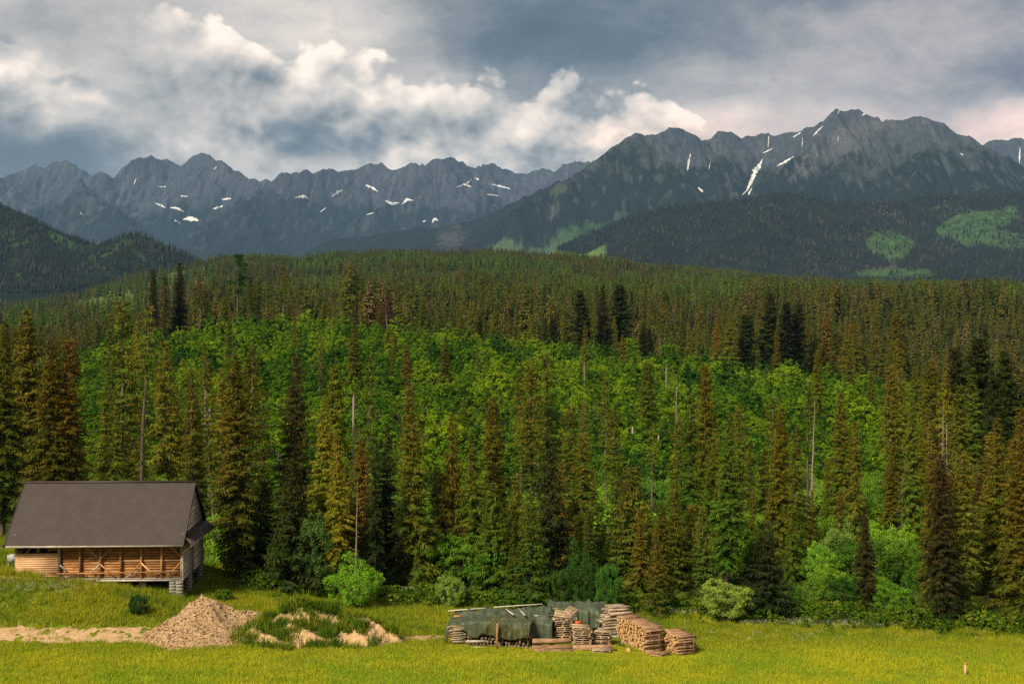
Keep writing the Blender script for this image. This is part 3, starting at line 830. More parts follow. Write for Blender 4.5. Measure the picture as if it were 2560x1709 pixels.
# ------------------------------------------------------------------ woods too far to count
def far_material():
    m, g = material('far_spruce')
    t = g.attr('tint'); rnd = obj_random(g); p = obj_pos(g)
    n = g.noise(p, .006, 4, .55); n2 = g.noise(p, .022, 3, .5)
    x, y, z = g.sep(p)
    old = g.ramp(rnd, [(0, (.030, .042, .013)), (.30, (.064, .080, .015)), (.7, (.096, .094, .015)), (.92, (.120, .092, .016)), (1, (.140, .100, .070))])
    young = g.ramp(rnd, [(0, (.042, .075, .013)), (.6, (.080, .135, .015)), (1, (.120, .175, .017))])
    ym = (n * .7 + n2 * .3).step(.46, .56) * y.step(700, 1000)
    c = g.mix(ym, old, young)
    c = g.mix(1.0, c, g.mix(t.clamp(), (.6, .6, .6), (1.45, 1.45, 1.45)), 'MULTIPLY')
    finish(g, c, .8, spec=.02, trans=.12)
    return m
FARSPRUCE = far_material()

def hidden_source(name, v, f, tint, mat):
    return bpy.data.objects.new(name, mesh_np(name, v, f, mat, attrs={'tint': tint}))

def build_far_woods():
    rng = np.random.RandomState(77)
    src = []
    for i in range(5):
        tr, cr = spruce(300 + i, 20, [2.9, 2.4, 3.2, 2.0, 2.6][i], [.06, .1, .05, .25, .12][i], .5, .4, .05, .12, .75, kl=2.2, kw=2.2, cones=0, whorl=1.05, twigs=0)
        v, f = join([tr, cr[:2]]); t = np.concatenate([np.full(len(tr[0]), .9), cr[2]])
        src.append(hidden_source('spruce_kind', v, f, t, FARSPRUCE))
    pts, scl = [], []
    def sample(n, ylo, yhi, xlo=-120, xhi=2680, hlo=13, hhi=24, keep=None):
        Y = np.sqrt(rng.uniform(ylo ** 2, yhi ** 2, n)); xp = rng.uniform(xlo, xhi, n)
        X = (xp - 1280) / FPX * Y
        k = np.ones(n, bool) if keep is None else keep(xp, Y, X)
        X, Y = X[k], Y[k]
        h = rng.uniform(hlo, hhi, len(X)) * (1 + .65 * fbm(X / 70, Y / 70, 3, 91)) / 20
        w = h * rng.uniform(.85, 1.25, len(X))
        pts.append(np.column_stack([X, Y, ground_z(X, Y) - .3])); scl.append(np.column_stack([w, w, h]))
    clear = lambda xp, Y, X: fbm(X / 140, Y / 140, 3, 95) + .5 * fbm(X / 40, Y / 40, 2, 96) > -.30
    leftgap = lambda xp, Y, X: clear(xp, Y, X) & ((xp > 520) | (rng.rand(len(X)) < np.where((fbm(X / 70, Y / 150, 3, 97) > .12) | (Y < 1250), .5, .04)))
    sample(9000, 470, 1000, keep=lambda xp, Y, X: clear(xp, Y, X) & (xp > 480), hlo=12, hhi=21)
    sample(2600, 470, 1000, xhi=480, keep=clear, hlo=7, hhi=13)
    sample(16000, 1000, 1600, keep=leftgap, hlo=10, hhi=19)
    sample(42000, 1600, 2720, keep=leftgap, hlo=11, hhi=19)
    P = np.concatenate(pts); S = np.concatenate(scl)
    scatter('far_forest', P, spins(rng, len(P), .02), S, src, rng, 'dark spruce forest covering the rounded hill behind the green slope', 'forest')

    # trees on the wooded mountain and the wooded hill: small cones, each with its own colour
    m, g = material('mountain_spruce')
    finish(g, g.attr('Col', 'Color'), .9, spec=.05)
    def cones(R, n, name, label, keep, seed, hlo=15, hhi=24):
        rng = np.random.RandomState(seed)
        X = rng.uniform(R['x'][0], R['x'][-1], n); Y = rng.uniform(R['y'][0], R['y'][-1], n)
        Z = height_at(R, X, Y)
        PX = X / Y * FPX + 1280; PY = HOR - (Z - CZ) / Y * FPX
        k = (PX > -60) & (PX < 2640) & (PY < 735) & keep(X, Y, Z, PX, PY)
        X, Y, Z = X[k], Y[k], Z[k]; n = len(X)
        h = rng.uniform(hlo, hhi, n) ; r = h * rng.uniform(.13, .20, n)
        th = np.arange(5) * 2 * np.pi / 5
        ring = np.stack([X[:, None] + r[:, None] * np.cos(th + rng.rand(n, 1) * 6), Y[:, None] + r[:, None] * np.sin(th), np.repeat((Z + h * .12)[:, None], 5, 1)], -1)
        ring[..., 2] += rng.normal(0, 1, ring.shape[:2])
        top = np.stack([X + rng.normal(0, .3, n), Y, Z + h], -1)[:, None]
        v = np.concatenate([ring, top], 1).reshape(-1, 3)
        b = np.arange(n)[:, None, None] * 6
        i = np.arange(5); f = (np.stack([i, (i + 1) % 5, np.full(5, 5)], -1)[None] + b).reshape(-1, 3)
        tone = fbm(X / 150, Y / 150, 3, seed) + rng.normal(0, .25, n)
        c = np.array([.009, .014, .010]) + np.clip(tone, -.4, .9)[:, None] * np.array([.005, .006, .0025])
        dead = rng.rand(n) < .05 + .3 * (fbm(X / 220, Y / 220, 3, seed + 4) > .33)
        c[dead] = [.034, .029, .026]
        o = mesh_obj(name, v, f, m, cols=np.repeat(np.clip(c, .006, 1), 6, 0))
        tag(o, label, 'forest', kind='stuff')
    def not_clear(spots):
        def k(X, Y, Z, PX, PY):
            ok = np.ones(len(X), bool)
            n = fbm(X / 160, Y / 160, 4, 77) * .45
            for cx, cy, rx, ry, rot in spots:
                a = math.radians(rot); u = (PX - cx) * math.cos(a) + (PY - cy) * math.sin(a); v = -(PX - cx) * math.sin(a) + (PY - cy) * math.cos(a)
                ok &= (np.hypot(u / rx, v / ry) + n > 1) | (np.random.RandomState(3).rand(len(X)) < .06)
            ok &= ~((PX < 1520) & (PY > 660 - (PX - 1415) * .5) & (PY < 672)) & ~((PX < 1635) & (PY > 642 + (PX - 1500) * .14))
            return ok
        return k
    cones(RNG['wood'], 62000, 'mountain_forest', 'dark dense forest on the wooded mountain below the bare massif',
          not_clear(((2225, 612, 62, 36, 10), (2440, 560, 110, 30, -14), (2500, 600, 100, 26, 10), (2390, 590, 56, 18, 20), (2230, 690, 110, 16, 0))), 81)
    cones(RNG['hill'], 42000, 'hill_forest', 'dark mixed forest on the steep hill with the rocky knob',
          lambda X, Y, Z, PX, PY: fbm(X / 120, Y / 120, 4, 79) + .5 * fbm(X / 30, Y / 30, 2, 80) < .30, 82, 13, 20)
build_far_woods()

# ------------------------------------------------------------------ trees one can tell apart
def H_for(x, ytop, Y):
    """Height of a tree at depth Y whose top the photograph shows at (x, ytop)."""
    X, _, z = px(x, ytop, Y)
    return X, z - float(ground_z(X, Y))

def build_trees():
    rng = np.random.RandomState(11)
    U = rng.uniform
    def sp(x, ytop, Y, key, col, w=1.0, label=None, group=None, name='spruce_tree', cat='spruce', lean=0.0):
        X, h = H_for(x, ytop, Y)
        c = tuple(max(.004, a * U(.88, 1.12)) for a in col)
        return make_tree(name, key, X, Y, h, w * U(.88, 1.28), c, U(0, 6.28), label, cat, group, lean=lean)
    one = [ # x, top row, depth, kind, colour, width, label
        (81, 771, 138, 'full0', BROWN, .95, 'tall brown spruce whose top rises highest over the barn\'s outer end'),
        (115, 853, 120, 'full1', BROWN, .9, 'brown spruce behind the barn ridge, second from the outer end'),
        (167, 842, 121, 'full2', RUST, .85, 'rust brown spruce with a dark pointed top behind the barn roof'),
        (8, 800, 126, 'full3', OLIVE, .95, 'olive spruce cut by the picture edge beside the barn'),
        (305, 729, 152, 'thin1', OLIVE, 1.35, 'tall olive spruce standing highest behind the middle of the barn roof'),
        (275, 783, 141, 'thin2', OLIVE, 1.0, 'thin spruce with a long bare pale trunk behind the barn'),
        (350, 760, 146, 'pole1', BROWN, 1.1, 'slender almost bare spruce pole behind the barn ridge'),
        (407, 847, 126, 'full4', BROWN, 1.0, 'brown spruce with a thick dark cone-laden top behind the barn gable'),
        (485, 920, 118, 'thin0', RUST, 1.15, 'narrow rusty spruce beside the barn\'s grey gable'),
        (592, 882, 112, 'full0', RUST, .92, 'large rust brown spruce at the meadow edge next to the barn'),
        (640, 860, 123, 'thin1', BROWN, 1.1, 'lean brown spruce just behind the large rusty one'),
        (738, 886, 117, 'full1', (.050, .045, .010), .92, 'dark olive spruce between the rusty spruce and the bare dead stem'),
        (832, 905, 119, 'full2', OLIVE, .95, 'olive brown spruce above the round green bush'),
        (806, 985, 113, 'full3', GOLD, .8, 'sparse golden brown spruce with bare lower boughs above the bush'),
        (918, 886, 130, 'thin2', OLIVE, 1.1, 'thin tall spruce with a pale trunk in the middle of the stand'),
        (935, 1090, 111, 'full4', (.028, .034, .010), .95, 'dark green dense spruce beside the dead stem'),
        (1040, 965, 114, 'full1', BROWN, .88, 'brown spruce with long drooping boughs behind the tarp pile'),
        (1012, 958, 123, 'thin0', BROWN, 1.1, 'narrow brown spruce leaning on its drooping neighbour'),
        (1130, 1030, 117, 'young1', RUST, .62, 'short rust red spruce above the covered woodpile'),
        (1182, 1075, 116, 'full3', OLIVE, .9, 'olive spruce behind the covered woodpile'),
        (1240, 988, 119, 'full0', BROWN, .9, 'symmetrical brown spruce with visible trunk behind the tarps'),
        (1300, 1008, 126, 'pole0', BROWN, .95, 'bare-stemmed spruce with a tuft of crown behind the pallets'),
        (1325, 892, 152, 'thin1', BROWN, 1.3, 'tall narrow brown spruce rising into the bright green slope'),
        (1378, 880, 157, 'thin0', OLIVE, 1.4, 'slim column-like spruce, tallest against the bright green slope'),
        (1455, 1084, 118, 'full2', GOLD, .98, 'broad golden brown spruce behind the firewood stacks'),
        (1420, 1000, 142, 'thin1', BROWN, 1.2, 'brown spruce half hidden behind the broad golden one'),
        (1462, 1005, 147, 'thin0', OLIVE, 1.1, 'slim olive spruce just above the broad golden one'),
        (1515, 1000, 142, 'thin2', OLIVE, 1.2, 'pale-trunked thin spruce, first of a close pair on the slope'),
        (1542, 1014, 137, 'thin1', BROWN, 1.2, 'thicker brown spruce of the close pair on the slope'),
        (1328, 1222, 104.6, 'young0', GREEN, 1.0, 'dark green young spruce with tiered boughs right behind the tarps'),
        (1637, 1318, 102.5, 'young1', (.085, .066, .012), .98, 'yellow-brown young spruce at the meadow edge behind the log stacks'),
        (1630, 1060, 131, 'pole1', OLIVE, 1.3, 'bare thin spruce stem with a small crown above the log stacks'),
        (1715, 982, 121, 'full4', OLIVE, .98, 'large olive spruce above the last log stack'),
        (1688, 1045, 127, 'thin0', BROWN, 1.25, 'brown spruce leaning against the large olive one'),
        (1560, 1170, 114, 'young2', DARK, .9, 'short very dark green spruce behind the firewood'),
        (1765, 909, 162, 'full2', BROWN, .95, 'brown full spruce set back on the slope'),
        (1815, 1032, 116, 'full3', OLIVE, .85, 'olive spruce with a visible trunk above the pale bush'),
        (1850, 1000, 141, 'thin1', BROWN, 1.2, 'thin brown spruce between two broad olive ones'),
        (1918, 990, 126, 'thin0', GOLD, 1.4, 'golden spruce standing close behind the broadest golden one'),
        (1950, 1014, 117, 'full0', GOLD, .98, 'broadest golden olive spruce in the front of the stand'),
        (2015, 958, 151, 'pole0', OLIVE, 1.3, 'tall spruce with a long bare trunk above the pale thicket'),
        (2110, 977, 137, 'full1', BROWN, .8, 'slim brown spruce behind the cone-shaped brown one'),
        (2138, 1047, 119, 'full4', BROWN, .92, 'cone-shaped brown spruce above the pale green thicket'),
        (1918, 1302, 101.5, 'young2', (.022, .030, .010), 1.02, 'dark green bushy spruce beside the pale bush at the meadow edge'),
        (2165, 1261, 104, 'full3', (.036, .032, .010), 1.05, 'small dark olive spruce in front of the pale thicket'),
        (2232, 910, 147, 'full2', BROWN, .85, 'tall brown spruce behind the dead grey snag'),
        (2282, 998, 123, 'full0', OLIVE, .9, 'dense olive spruce right behind the dead grey snag'),
        (2400, 958, 131, 'full1', OLIVE, .85, 'olive spruce below the black-green firs'),
        (2330, 1127, 102, 'full4', BROWN, .9, 'brown spruce, first of the big three at the meadow edge'),
        (2362, 1132, 99.5, 'full0', (.050, .036, .011), 1.02, 'dark brown heavy spruce with pale bare boughs at the meadow edge'),
        (2404, 1128, 101, 'full2', BROWN, 1.0, 'brown spruce with hanging grey twigs, last of the big three'),
        (2488, 1040, 106, 'full3', BROWN, .95, 'tall brown spruce near the corner stake'),
        (2548, 1080, 100, 'full1', BROWN, .95, 'brown spruce cut by the picture edge above the stake'),
        (2432, 836, 205, 'fir0', DARK, 1.05, 'largest black-green fir high in the stand'),
        (2398, 862, 210, 'fir1', DARK, 1.0, 'black-green fir touching the largest one'),
        (2520, 872, 212, 'fir0', DARK, .95, 'black-green fir close to the picture edge'),
        (2488, 918, 196, 'fir1', DARK, 1.0, 'lower black-green fir between two taller ones'),
        # along the crest of the green slope
        (385, 672, 432, 'full2', (.040, .030, .010), .95, 'brown spruce, first of the tall clump on the crest'),
        (408, 676, 428, 'thin1', (.050, .034, .010), 1.4, 'brown spruce with a crooked bare trunk in the crest clump'),
        (446, 655, 434, 'full1', (.026, .024, .009), .98, 'darkest and widest spruce of the tall clump on the crest'),
        (500, 682, 431, 'pole0', RUST, 1.4, 'reddish spruce with bare trunk beside the crest clump'),
        (520, 714, 433, 'thin0', OLIVE, 1.3, 'small olive spruce beside the reddish one on the crest'),
        (632, 682, 436, 'thin1', OLIVE, 1.2, 'olive spruce just after the tufted pine'),
        (649, 671, 437, 'thin2', OLIVE, 1.2, 'taller thin spruce just after the tufted pine'),
        (707, 662, 430, 'pole0', GOLD, 1.35, 'golden spruce with a long bare stem alone on the crest'),
        (870, 656, 432, 'thin1', GOLD, 2.0, 'broad golden larch-like tree of the pair on the crest'),
        (889, 632, 434, 'thin2', OLIVE, 1.3, 'tall slender spruce of the pair, highest on the crest'),
        (972, 738, 436, 'thin0', (.085, .040, .024), 1.5, 'reddish dying spruce behind a leaning dead stem'),
        (1455, 722, 438, 'fir0', DARK, .95, 'first black-green fir on the crest'),
        (1506, 715, 436, 'full3', (.040, .030, .010), 1.0, 'brown spruce between two black-green firs on the crest'),
        (1552, 708, 440, 'fir1', DARK, 1.25, 'second black-green fir on the crest'),
        (1650, 756, 442, 'pole0', OLIVE, 1.5, 'thin bare-stemmed spruce past the crest firs'),
        (1868, 783, 436, 'fir1', DARK, 1.2, 'short black-green fir with a bare stem on the lower crest'),
        (1926, 727, 440, 'fir0', DARK, .85, 'tallest black-green fir on the lower crest'),
        (1968, 752, 432, 'fir1', (.022, .026, .010), 1.2, 'flat-topped dark fir with a pale bare trunk'),
        (1998, 756, 436, 'fir0', DARK, .9, 'black-green fir just past the flat-topped one'),
    ]
    used = []
    for x, y, Y, k, c, w, lab in one:
        cat = 'fir' if k.startswith('fir') else 'spruce'
        sp(x, y, Y, k, c, w, lab, name=cat + '_tree', cat=cat); used.append(((x - 1280) / FPX * Y, Y))
    # the tufted pine on the crest
    X, h = H_for(597, 632, 430)
    tr, _ = spruce(180, 20, 1.5, .9, bare=True, twigs=18, tr=.012)
    r = np.random.RandomState(4); parts = []; tin = []
    for i in range(26):
        zz = 20 * (1 - .42 * r.rand() ** 1.6); ph = r.rand() * 7; rr = r.uniform(.3, 2.2) * (1.25 - abs(zz - 16.5) / 5)
        c = np.array([math.cos(ph) * rr, math.sin(ph) * rr, zz]); n = 90
        u = unit(r.normal(0, 1, (n, 3)) + [0, 0, .4]); p = c + u * r.uniform(.1, .62, (n, 1)) * [1.25, 1.25, .7]
        v, f = kites(p, u, unit(np.cross(u, r.normal(0, 1, (n, 3)))), r.uniform(.3, .55, n), r.uniform(.05, .09, n)); parts.append((v, f)); tin.append(np.repeat(r.rand(n) * .7 + .2, 4))
    v, f = join(parts)
    proto('pine', tr, (v, f, np.concatenate(tin)), NEEDLE, BARK)
    make_tree('pine_tree', 'pine', X, 430, h, 1.0, (.030, .052, .011), 1.0, 'pine with a tufted dark crown on a tall bare trunk on the crest', 'pine')
    # dead snags and broken stems
    for x, y, Y, k, w, lab, lean in ((885, 1188, 108.5, 'snag1', .9, 'thin leaning dead stem standing behind the round bush', -.05), (2255, 1185, 124, 'snag0', 1.15, 'grey dead snag with bare twigs above the pale thicket', 0),
                               (2354, 1000, 124, 'snag0', .8, 'grey bare dead spruce behind the big three', .01), (2368, 1056, 117, 'snag0', .8, 'lower grey dead spruce behind the big three', 0), (2028, 997, 149, 'snag1', 1.2, 'rust brown dead stem beside the long bare trunk', 0),
                               (972, 770, 434, 'snag1', 1.5, 'pale dead stem leaning in front of the reddish spruce', .12), (1690, 935, 250, 'snag1', 1.2, 'thin grey dead stem on the slope above the log stacks', 0)):
        X, h = H_for(x, y, Y)
        make_tree('dead_tree', k, X, Y, h, w * 12 / h if h > 12 else w, BROWN, U(0, 6), lab, 'dead tree', lean=lean)
    m_stub = DEADBARK
    for x, y0, Y, hh, lab in ((512, 968, 172, 12, 'pale broken trunk standing in the green behind the barn gable'), (522, 1010, 170, 9.5, 'lower pale broken trunk touching its taller twin behind the gable'), (1645, 1075, 210, 12.5, 'orange broken stump on the slope above the log stacks'),
                              (1580, 1065, 215, 12, 'short broken stump on the slope near the close spruce pair'), (1460, 905, 330, 11, 'grey broken stump near the top of the bright slope'), (882, 985, 205, 12, 'thin pale broken stem in the green above the bush'), (1665, 915, 300, 13, 'thin broken stem under the crest firs'), (822, 808, 428, 7, 'short pale stump on the crest near the pair')):
        X, h = H_for(x, y0, Y); z0 = float(ground_z(X, Y))
        rr = np.random.RandomState(int(x)); a = tube([(0, 0, -.1), (.05, 0, h * .5), (.1, .05, h * .96), (.16, .05, h)], [.17, .15, .13, .02], 8)
        o = mesh_obj('broken_trunk', a[0] + rr.normal(0, .02, a[0].shape), a[1], m_stub, smooth=True); o.location = (X, Y, z0)
        tag(o, lab, 'tree trunk')

    # the rest of the stands: alike trees share a label per stand
    def free(X, Y, d):
        return all((X - a) ** 2 + (Y - b) ** 2 > d * d for a, b in used)
    def stand(n, xr, Yr, yr, kinds, cols, label, group, d, wr=(.8, 1.05), name='spruce_tree', cat='spruce', hr=None):
        made = 0; tries = 0
        while made < n and tries < n * 60:
            tries += 1
            x = U(*xr); Y = U(*Yr); X = (x - 1280) / FPX * Y
            if not free(X, Y, d) or (2000 < x < 2300 and Y < 128): continue
            y = U(*yr)
            if hr: hh = U(*hr); y = HOR - (float(ground_z(X, Y)) + hh - CZ) / Y * FPX
            _, h = H_for(x, y, Y)
            if h < 4.5 or h > 27: continue
            used.append((X, Y)); made += 1
            k = kinds[rng.randint(len(kinds))]; c = cols[rng.randint(len(cols))]
            f = (yr[1] - y) / (yr[1] - yr[0]) if not hr else (hh - hr[0]) / (hr[1] - hr[0])
            look = ('tall' if f > .67 else 'short' if f < .33 else 'mid-sized') + (' thin ' if k[:4] == 'thin' else ' bushy ' if k[:5] == 'young' else ' full ') + HUE.get(c, 'dark brown')
            sp(x, y, Y, k, c, U(*wr), look + ' ' + label, group, name, cat)
    HUE = {BROWN: 'brown', RUST: 'rust-brown', OLIVE: 'olive', GOLD: 'golden', DARK: 'black-green', GREEN: 'green'}
    FULL = ['full0', 'full1', 'full2', 'full3', 'full4', 'full5', 'full6']; THIN = ['thin0', 'thin1', 'thin2']
    BC = [BROWN, BROWN, RUST, OLIVE, OLIVE, GOLD]
    stand(24, (-60, 560), (122, 175), (850, 1000), FULL + THIN, BC, 'spruce in the dense stand behind the barn', 'spruces behind the barn', 3.2)
    stand(10, (-40, 560), (190, 330), (800, 900), THIN + FULL, BC, 'spruce on the green rise behind the barn stand', 'spruces on the rise behind the barn', 5)
    stand(20, (560, 1240), (109, 128), (1060, 1300), FULL + ['young0', 'young2'], BC + [GREEN, DARK, DARK], 'spruce low in the stand between bush and woodpile', 'spruces behind the bush and tarps', 2.3, (.85, 1.1))
    stand(22, (1240, 1800), (106, 128), (1110, 1330), FULL + ['young0', 'young1', 'young2'], BC + [GREEN, GREEN, DARK], 'spruce low in the stand behind pallets and log stacks', 'spruces behind the log stacks', 2.2, (.85, 1.1))
    stand(18, (1760, 2260), (112, 150), (1040, 1230), FULL + THIN, BC, 'spruce in the stand behind the pale bush', 'spruces behind the pale bush', 3)
    stand(38, (2220, 2640), (100, 150), (1010, 1220), FULL + THIN, BC + [BROWN, (.040, .032, .010)], 'spruce in the dark stand above the stake', 'spruces above the stake', 2.6)
    stand(32, (2180, 2700), (155, 330), (840, 990), FULL + THIN, BC + [DARK], 'spruce higher up in the stand around the black firs', 'spruces around the black firs', 4.5)
    stand(36, (940, 1860), (428, 470), (742, 800), FULL + THIN, BC + [(.040, .040, .010)], 'spruce in the row along the crest behind the green slope', 'spruces along the crest', 3.2, (.8, 1.25))
    stand(26, (1740, 2260), (424, 470), (772, 850), FULL + THIN, BC, 'spruce in the row behind the lower crest firs', 'spruces along the lower crest', 3.2, (.8, 1.25))
    stand(14, (520, 960), (432, 470), (742, 790), THIN + FULL, [OLIVE, GREEN, BROWN], 'spruce in the gap row behind the tufted pine', 'spruces behind the tufted pine', 4, (.8, 1.2))

    stand(22, (640, 2000), (215, 400), (0, 0), ['young0', 'young1', 'young2'], [GREEN, GREEN, OLIVE], 'spruce scattered among the bright slope trees', 'young spruces on the slope', 6, (.8, 1.0), hr=(5.5, 11))
    stand(26, (560, 2150), (195, 400), (0, 0), FULL + THIN + THIN, BC, 'spruce standing alone on the bright green slope', 'single spruces on the slope', 9, (.8, 1.1), hr=(10, 19))
    # ---------------- bushes and broadleaf trees at the meadow edge
    LIGHT, MID, DEEP, PALE = (.110, .200, .016), (.080, .165, .014), (.058, .130, .014), (.120, .180, .036)
    def bush(x, ytop, ybase, wpx, Y, key, col, lab, name='bush', cat='bush', group=None):
        X, h = H_for(x, ytop, Y)
        tm, cm, h0 = PROTO[key]
        co = np.zeros(len(cm.vertices) * 3, np.float32); cm.vertices.foreach_get('co', co)
        wid = np.ptp(co.reshape(-1, 3)[:, 0]) * h / h0
        w = (wpx / FPX * Y) / wid
        c = tuple(a * U(.9, 1.1) * 1.55 for a in col)
        return make_tree(name, key, X, Y, h, w, c, U(0, 6), lab, cat, group)
    bush(890, 1376, 1522, 150, 105.4, 'bush0', (.090, .175, .013), 'large round bright green bush standing alone before the spruces')
    bush(1130, 1434, 1515, 92, 106.5, 'bush1', (.165, .235, .045), 'small pale round bush beside the covered woodpile')
    bush(1815, 1436, 1560, 134, 100.6, 'bush2', (.165, .235, .045), 'pale green willow bush beyond the last log stack')
    bush(345, 1482, 1524, 54, 98.2, 'bush1', (.020, .046, .012), 'small dark green bush in the grass before the barn')
    bush(562, 1468, 1500, 52, 104.0, 'bush1', (.060, .125, .012), 'low bright bush at the barn\'s gable end')
    bush(790, 1268, 1490, 120, 109, 'bush2', (.052, .095, .020), 'grey-green young tree behind the round bush', 'broadleaf_tree', 'tree')
    bush(708, 1320, 1480, 90, 110.5, 'bush2', (.040, .085, .012), 'green young tree between rusty spruce and round bush', 'broadleaf_tree', 'tree')
    bush(1455, 1340, 1540, 110, 104.2, 'bush0', (.026, .066, .012), 'dark green leafy tree behind the pallets', 'broadleaf_tree', 'tree')
    bush(1520, 1400, 1545, 80, 102.8, 'bush1', (.034, .078, .012), 'green bush behind the firewood stack')
    bush(1400, 1420, 1530, 80, 104.6, 'bush1', (.040, .085, .012), 'green bush behind the grey back tarp')
    bush(2430, 1578, 1604, 40, 96.6, 'bush1', (.060, .125, .014), 'little bright sapling at the foot of the big three spruces', 'sapling', 'sapling')
    for x, yt, w, Y, c, lab in ((2095, 1296, 120, 118, PALE, 'pale rounded treetop, highest of the thicket'), (2060, 1345, 100, 113, LIGHT, 'light green tree in the thicket beside the golden spruce'), (2210, 1300, 110, 118, LIGHT, 'light green tree in the thicket behind the dark olive spruce'), (2260, 1330, 100, 114, MID, 'green tree at the far end of the thicket'),
                                (2030, 1430, 110, 104, MID, 'green leafy tree low in the thicket, next to the dark bushy spruce'), (2105, 1430, 110, 104.5, (.030, .076, .012), 'dark leafy tree low in the middle of the thicket'), (2230, 1440, 90, 103, MID, 'green leafy tree low behind the dark olive spruce'), (2150, 1370, 90, 112, PALE, 'pale tree in the middle of the thicket'), (2280, 1420, 70, 104, DEEP, 'deep green tree low beside the big three spruces'),
                                (2020, 1370, 90, 121, MID, 'green tree rising behind the dark bushy spruce'), (2135, 1330, 110, 123, LIGHT, 'light green tree rising behind the middle of the thicket'), (2075, 1400, 100, 108, LIGHT, 'light green tree in front of the pale rounded treetop'), (2180, 1420, 90, 108, LIGHT, 'light green tree just past the dark olive spruce'), (2300, 1350, 90, 116, MID, 'green tree half hidden by the big three spruces'), (1990, 1470, 70, 103, DEEP, 'deep green tree low against the dark bushy spruce')):
        bush(x, yt, 0, w, Y, 'bush2', c, lab, 'broadleaf_tree', 'tree')
    n = 0
    while n < 120:                                    # undergrowth between the spruces
        x = U(540, 2340); Y = U(106, 185); X = (x - 1280) / FPX * Y
        if not free(X, Y, 1.6): continue
        used.append((X, Y)); n += 1
        hgt = U(2.2, 5.2) * (1.35 if Y > 125 else 1); q4 = rng.randint(4)
        make_tree('undergrowth_bush', f'bush{rng.randint(3)}', X, Y, hgt, U(.8, 1.1), [tuple(a * 1.5 for a in c) for c in (LIGHT, MID, LIGHT, DEEP)][q4], U(0, 6), ('low ' if hgt < 3.5 else 'tall ') + ('light green', 'green', 'light green', 'dark green')[q4] + ' bush between the spruce trunks ' + ('above the round bush' if x < 1000 else 'behind the tarps' if x < 1400 else 'behind the log stacks' if x < 1780 else 'near the pale thicket'), 'bush', 'undergrowth bushes')

    # ---------------- the bright green slope: 300 trees nearest in view one by one, the rest as one mass
    P = []
    for Y in np.arange(186, 432, 3.5):
        for X in np.arange(-115, 120, 3.5):
            xx, yy = X + U(-1.5, 1.5), Y + U(-1.5, 1.5); xp = xx / yy * FPX + 1280
            if -80 < xp < 2400 and free(xx, yy, 1.5) and not (xp > 2345 and yy < 330) and U(0, 1) < (.88 if xp > 480 else .62) and float(fbm(xx / 9, yy / 9, 2, 63)) > -.42: P.append((xx, yy))
    P = np.array(P)
    tone = fbm(P[:, 0] / 26, P[:, 1] / 34, 3, 61) * .9 + rng.normal(0, .26, len(P))
    def colr(t):
        t = np.clip(t * 1.1 + .5, 0, 1)
        lo, md, hi = np.array([.020, .070, .008]), np.array([.088, .186, .010]), np.array([.205, .300, .012])
        return lo + (md - lo) * (t / .5) if t < .5 else md + (hi - md) * ((t - .5) / .5)
    xp = P[:, 0] / P[:, 1] * FPX + 1280
    order = np.argsort(P[:, 1] + np.where((xp > 620) & (xp < 2120), 0, 400))
    near = set(order[P[order, 1] > 214][:300].tolist())
    rest = []
    for i, (X, Y) in enumerate(P):
        h = U(4.4, 8.0) * (1.35 if U(0, 1) < .12 else 1)
        if i in near:
            zone = 'above the round bush' if xp[i] < 1000 else 'above the tarps and pallets' if xp[i] < 1450 else 'above the log stacks' if xp[i] < 1760 else 'above the pale thicket'
            make_tree('slope_tree', f'slope{rng.randint(4)}', X, Y, h, U(.9, 1.25), tuple(colr(tone[i])), U(0, 6), ('small ' if h < 5.8 else 'larger ' if h > 7.2 else '') + ('dark ' if tone[i] < -.15 else 'yellow-' if tone[i] > .2 else '') + 'green young tree on the slope ' + zone, 'tree', 'slope trees ' + zone)
        else: rest.append((X, Y, h, tone[i]))
    R = np.array(rest)
    m, g = material('slope_leaves')
    t = g.attr('tint'); rnd = obj_random(g); p = obj_pos(g)
    nz = g.noise(g.vmul(p, (1, .75, 0)), .030, 3, .5)
    k = ((nz - .5) * 2.2 + (rnd - .5) * .95 + .5).clamp()
    c = g.ramp(k, [(0, (.020, .070, .008)), (.5, (.088, .186, .010)), (1, (.205, .300, .012))])
    c = g.mix(1.0, c, g.mix(t.clamp(), (.60, .66, .60), (1.42, 1.34, 1.30)), 'MULTIPLY')
    finish(g, c, .6, spec=.03, trans=.34)
    src = []
    for i in range(4):
        tr, cr = leafy(240 + i, 6.8, [1.45, 1.7, 1.3, 1.55][i], [1.0, .8, 1.2, .9][i], 40, 62, .225, upright=.2, lobes=7)
        src.append(hidden_source('broadleaf_kind', cr[0], cr[1], cr[2], m))
    k = R[:, 2] / 6.8
    w = k * rng.uniform(.9, 1.25, len(k))
    pts = np.column_stack([R[:, 0], R[:, 1], ground_z(R[:, 0], R[:, 1]) - .2])
    scatter('broadleaf_thicket', pts, spins(rng, len(pts), .05), np.column_stack([w, w, k]), src, rng, 'mass of bright green young broadleaf trees covering the slope', 'thicket')
build_trees()

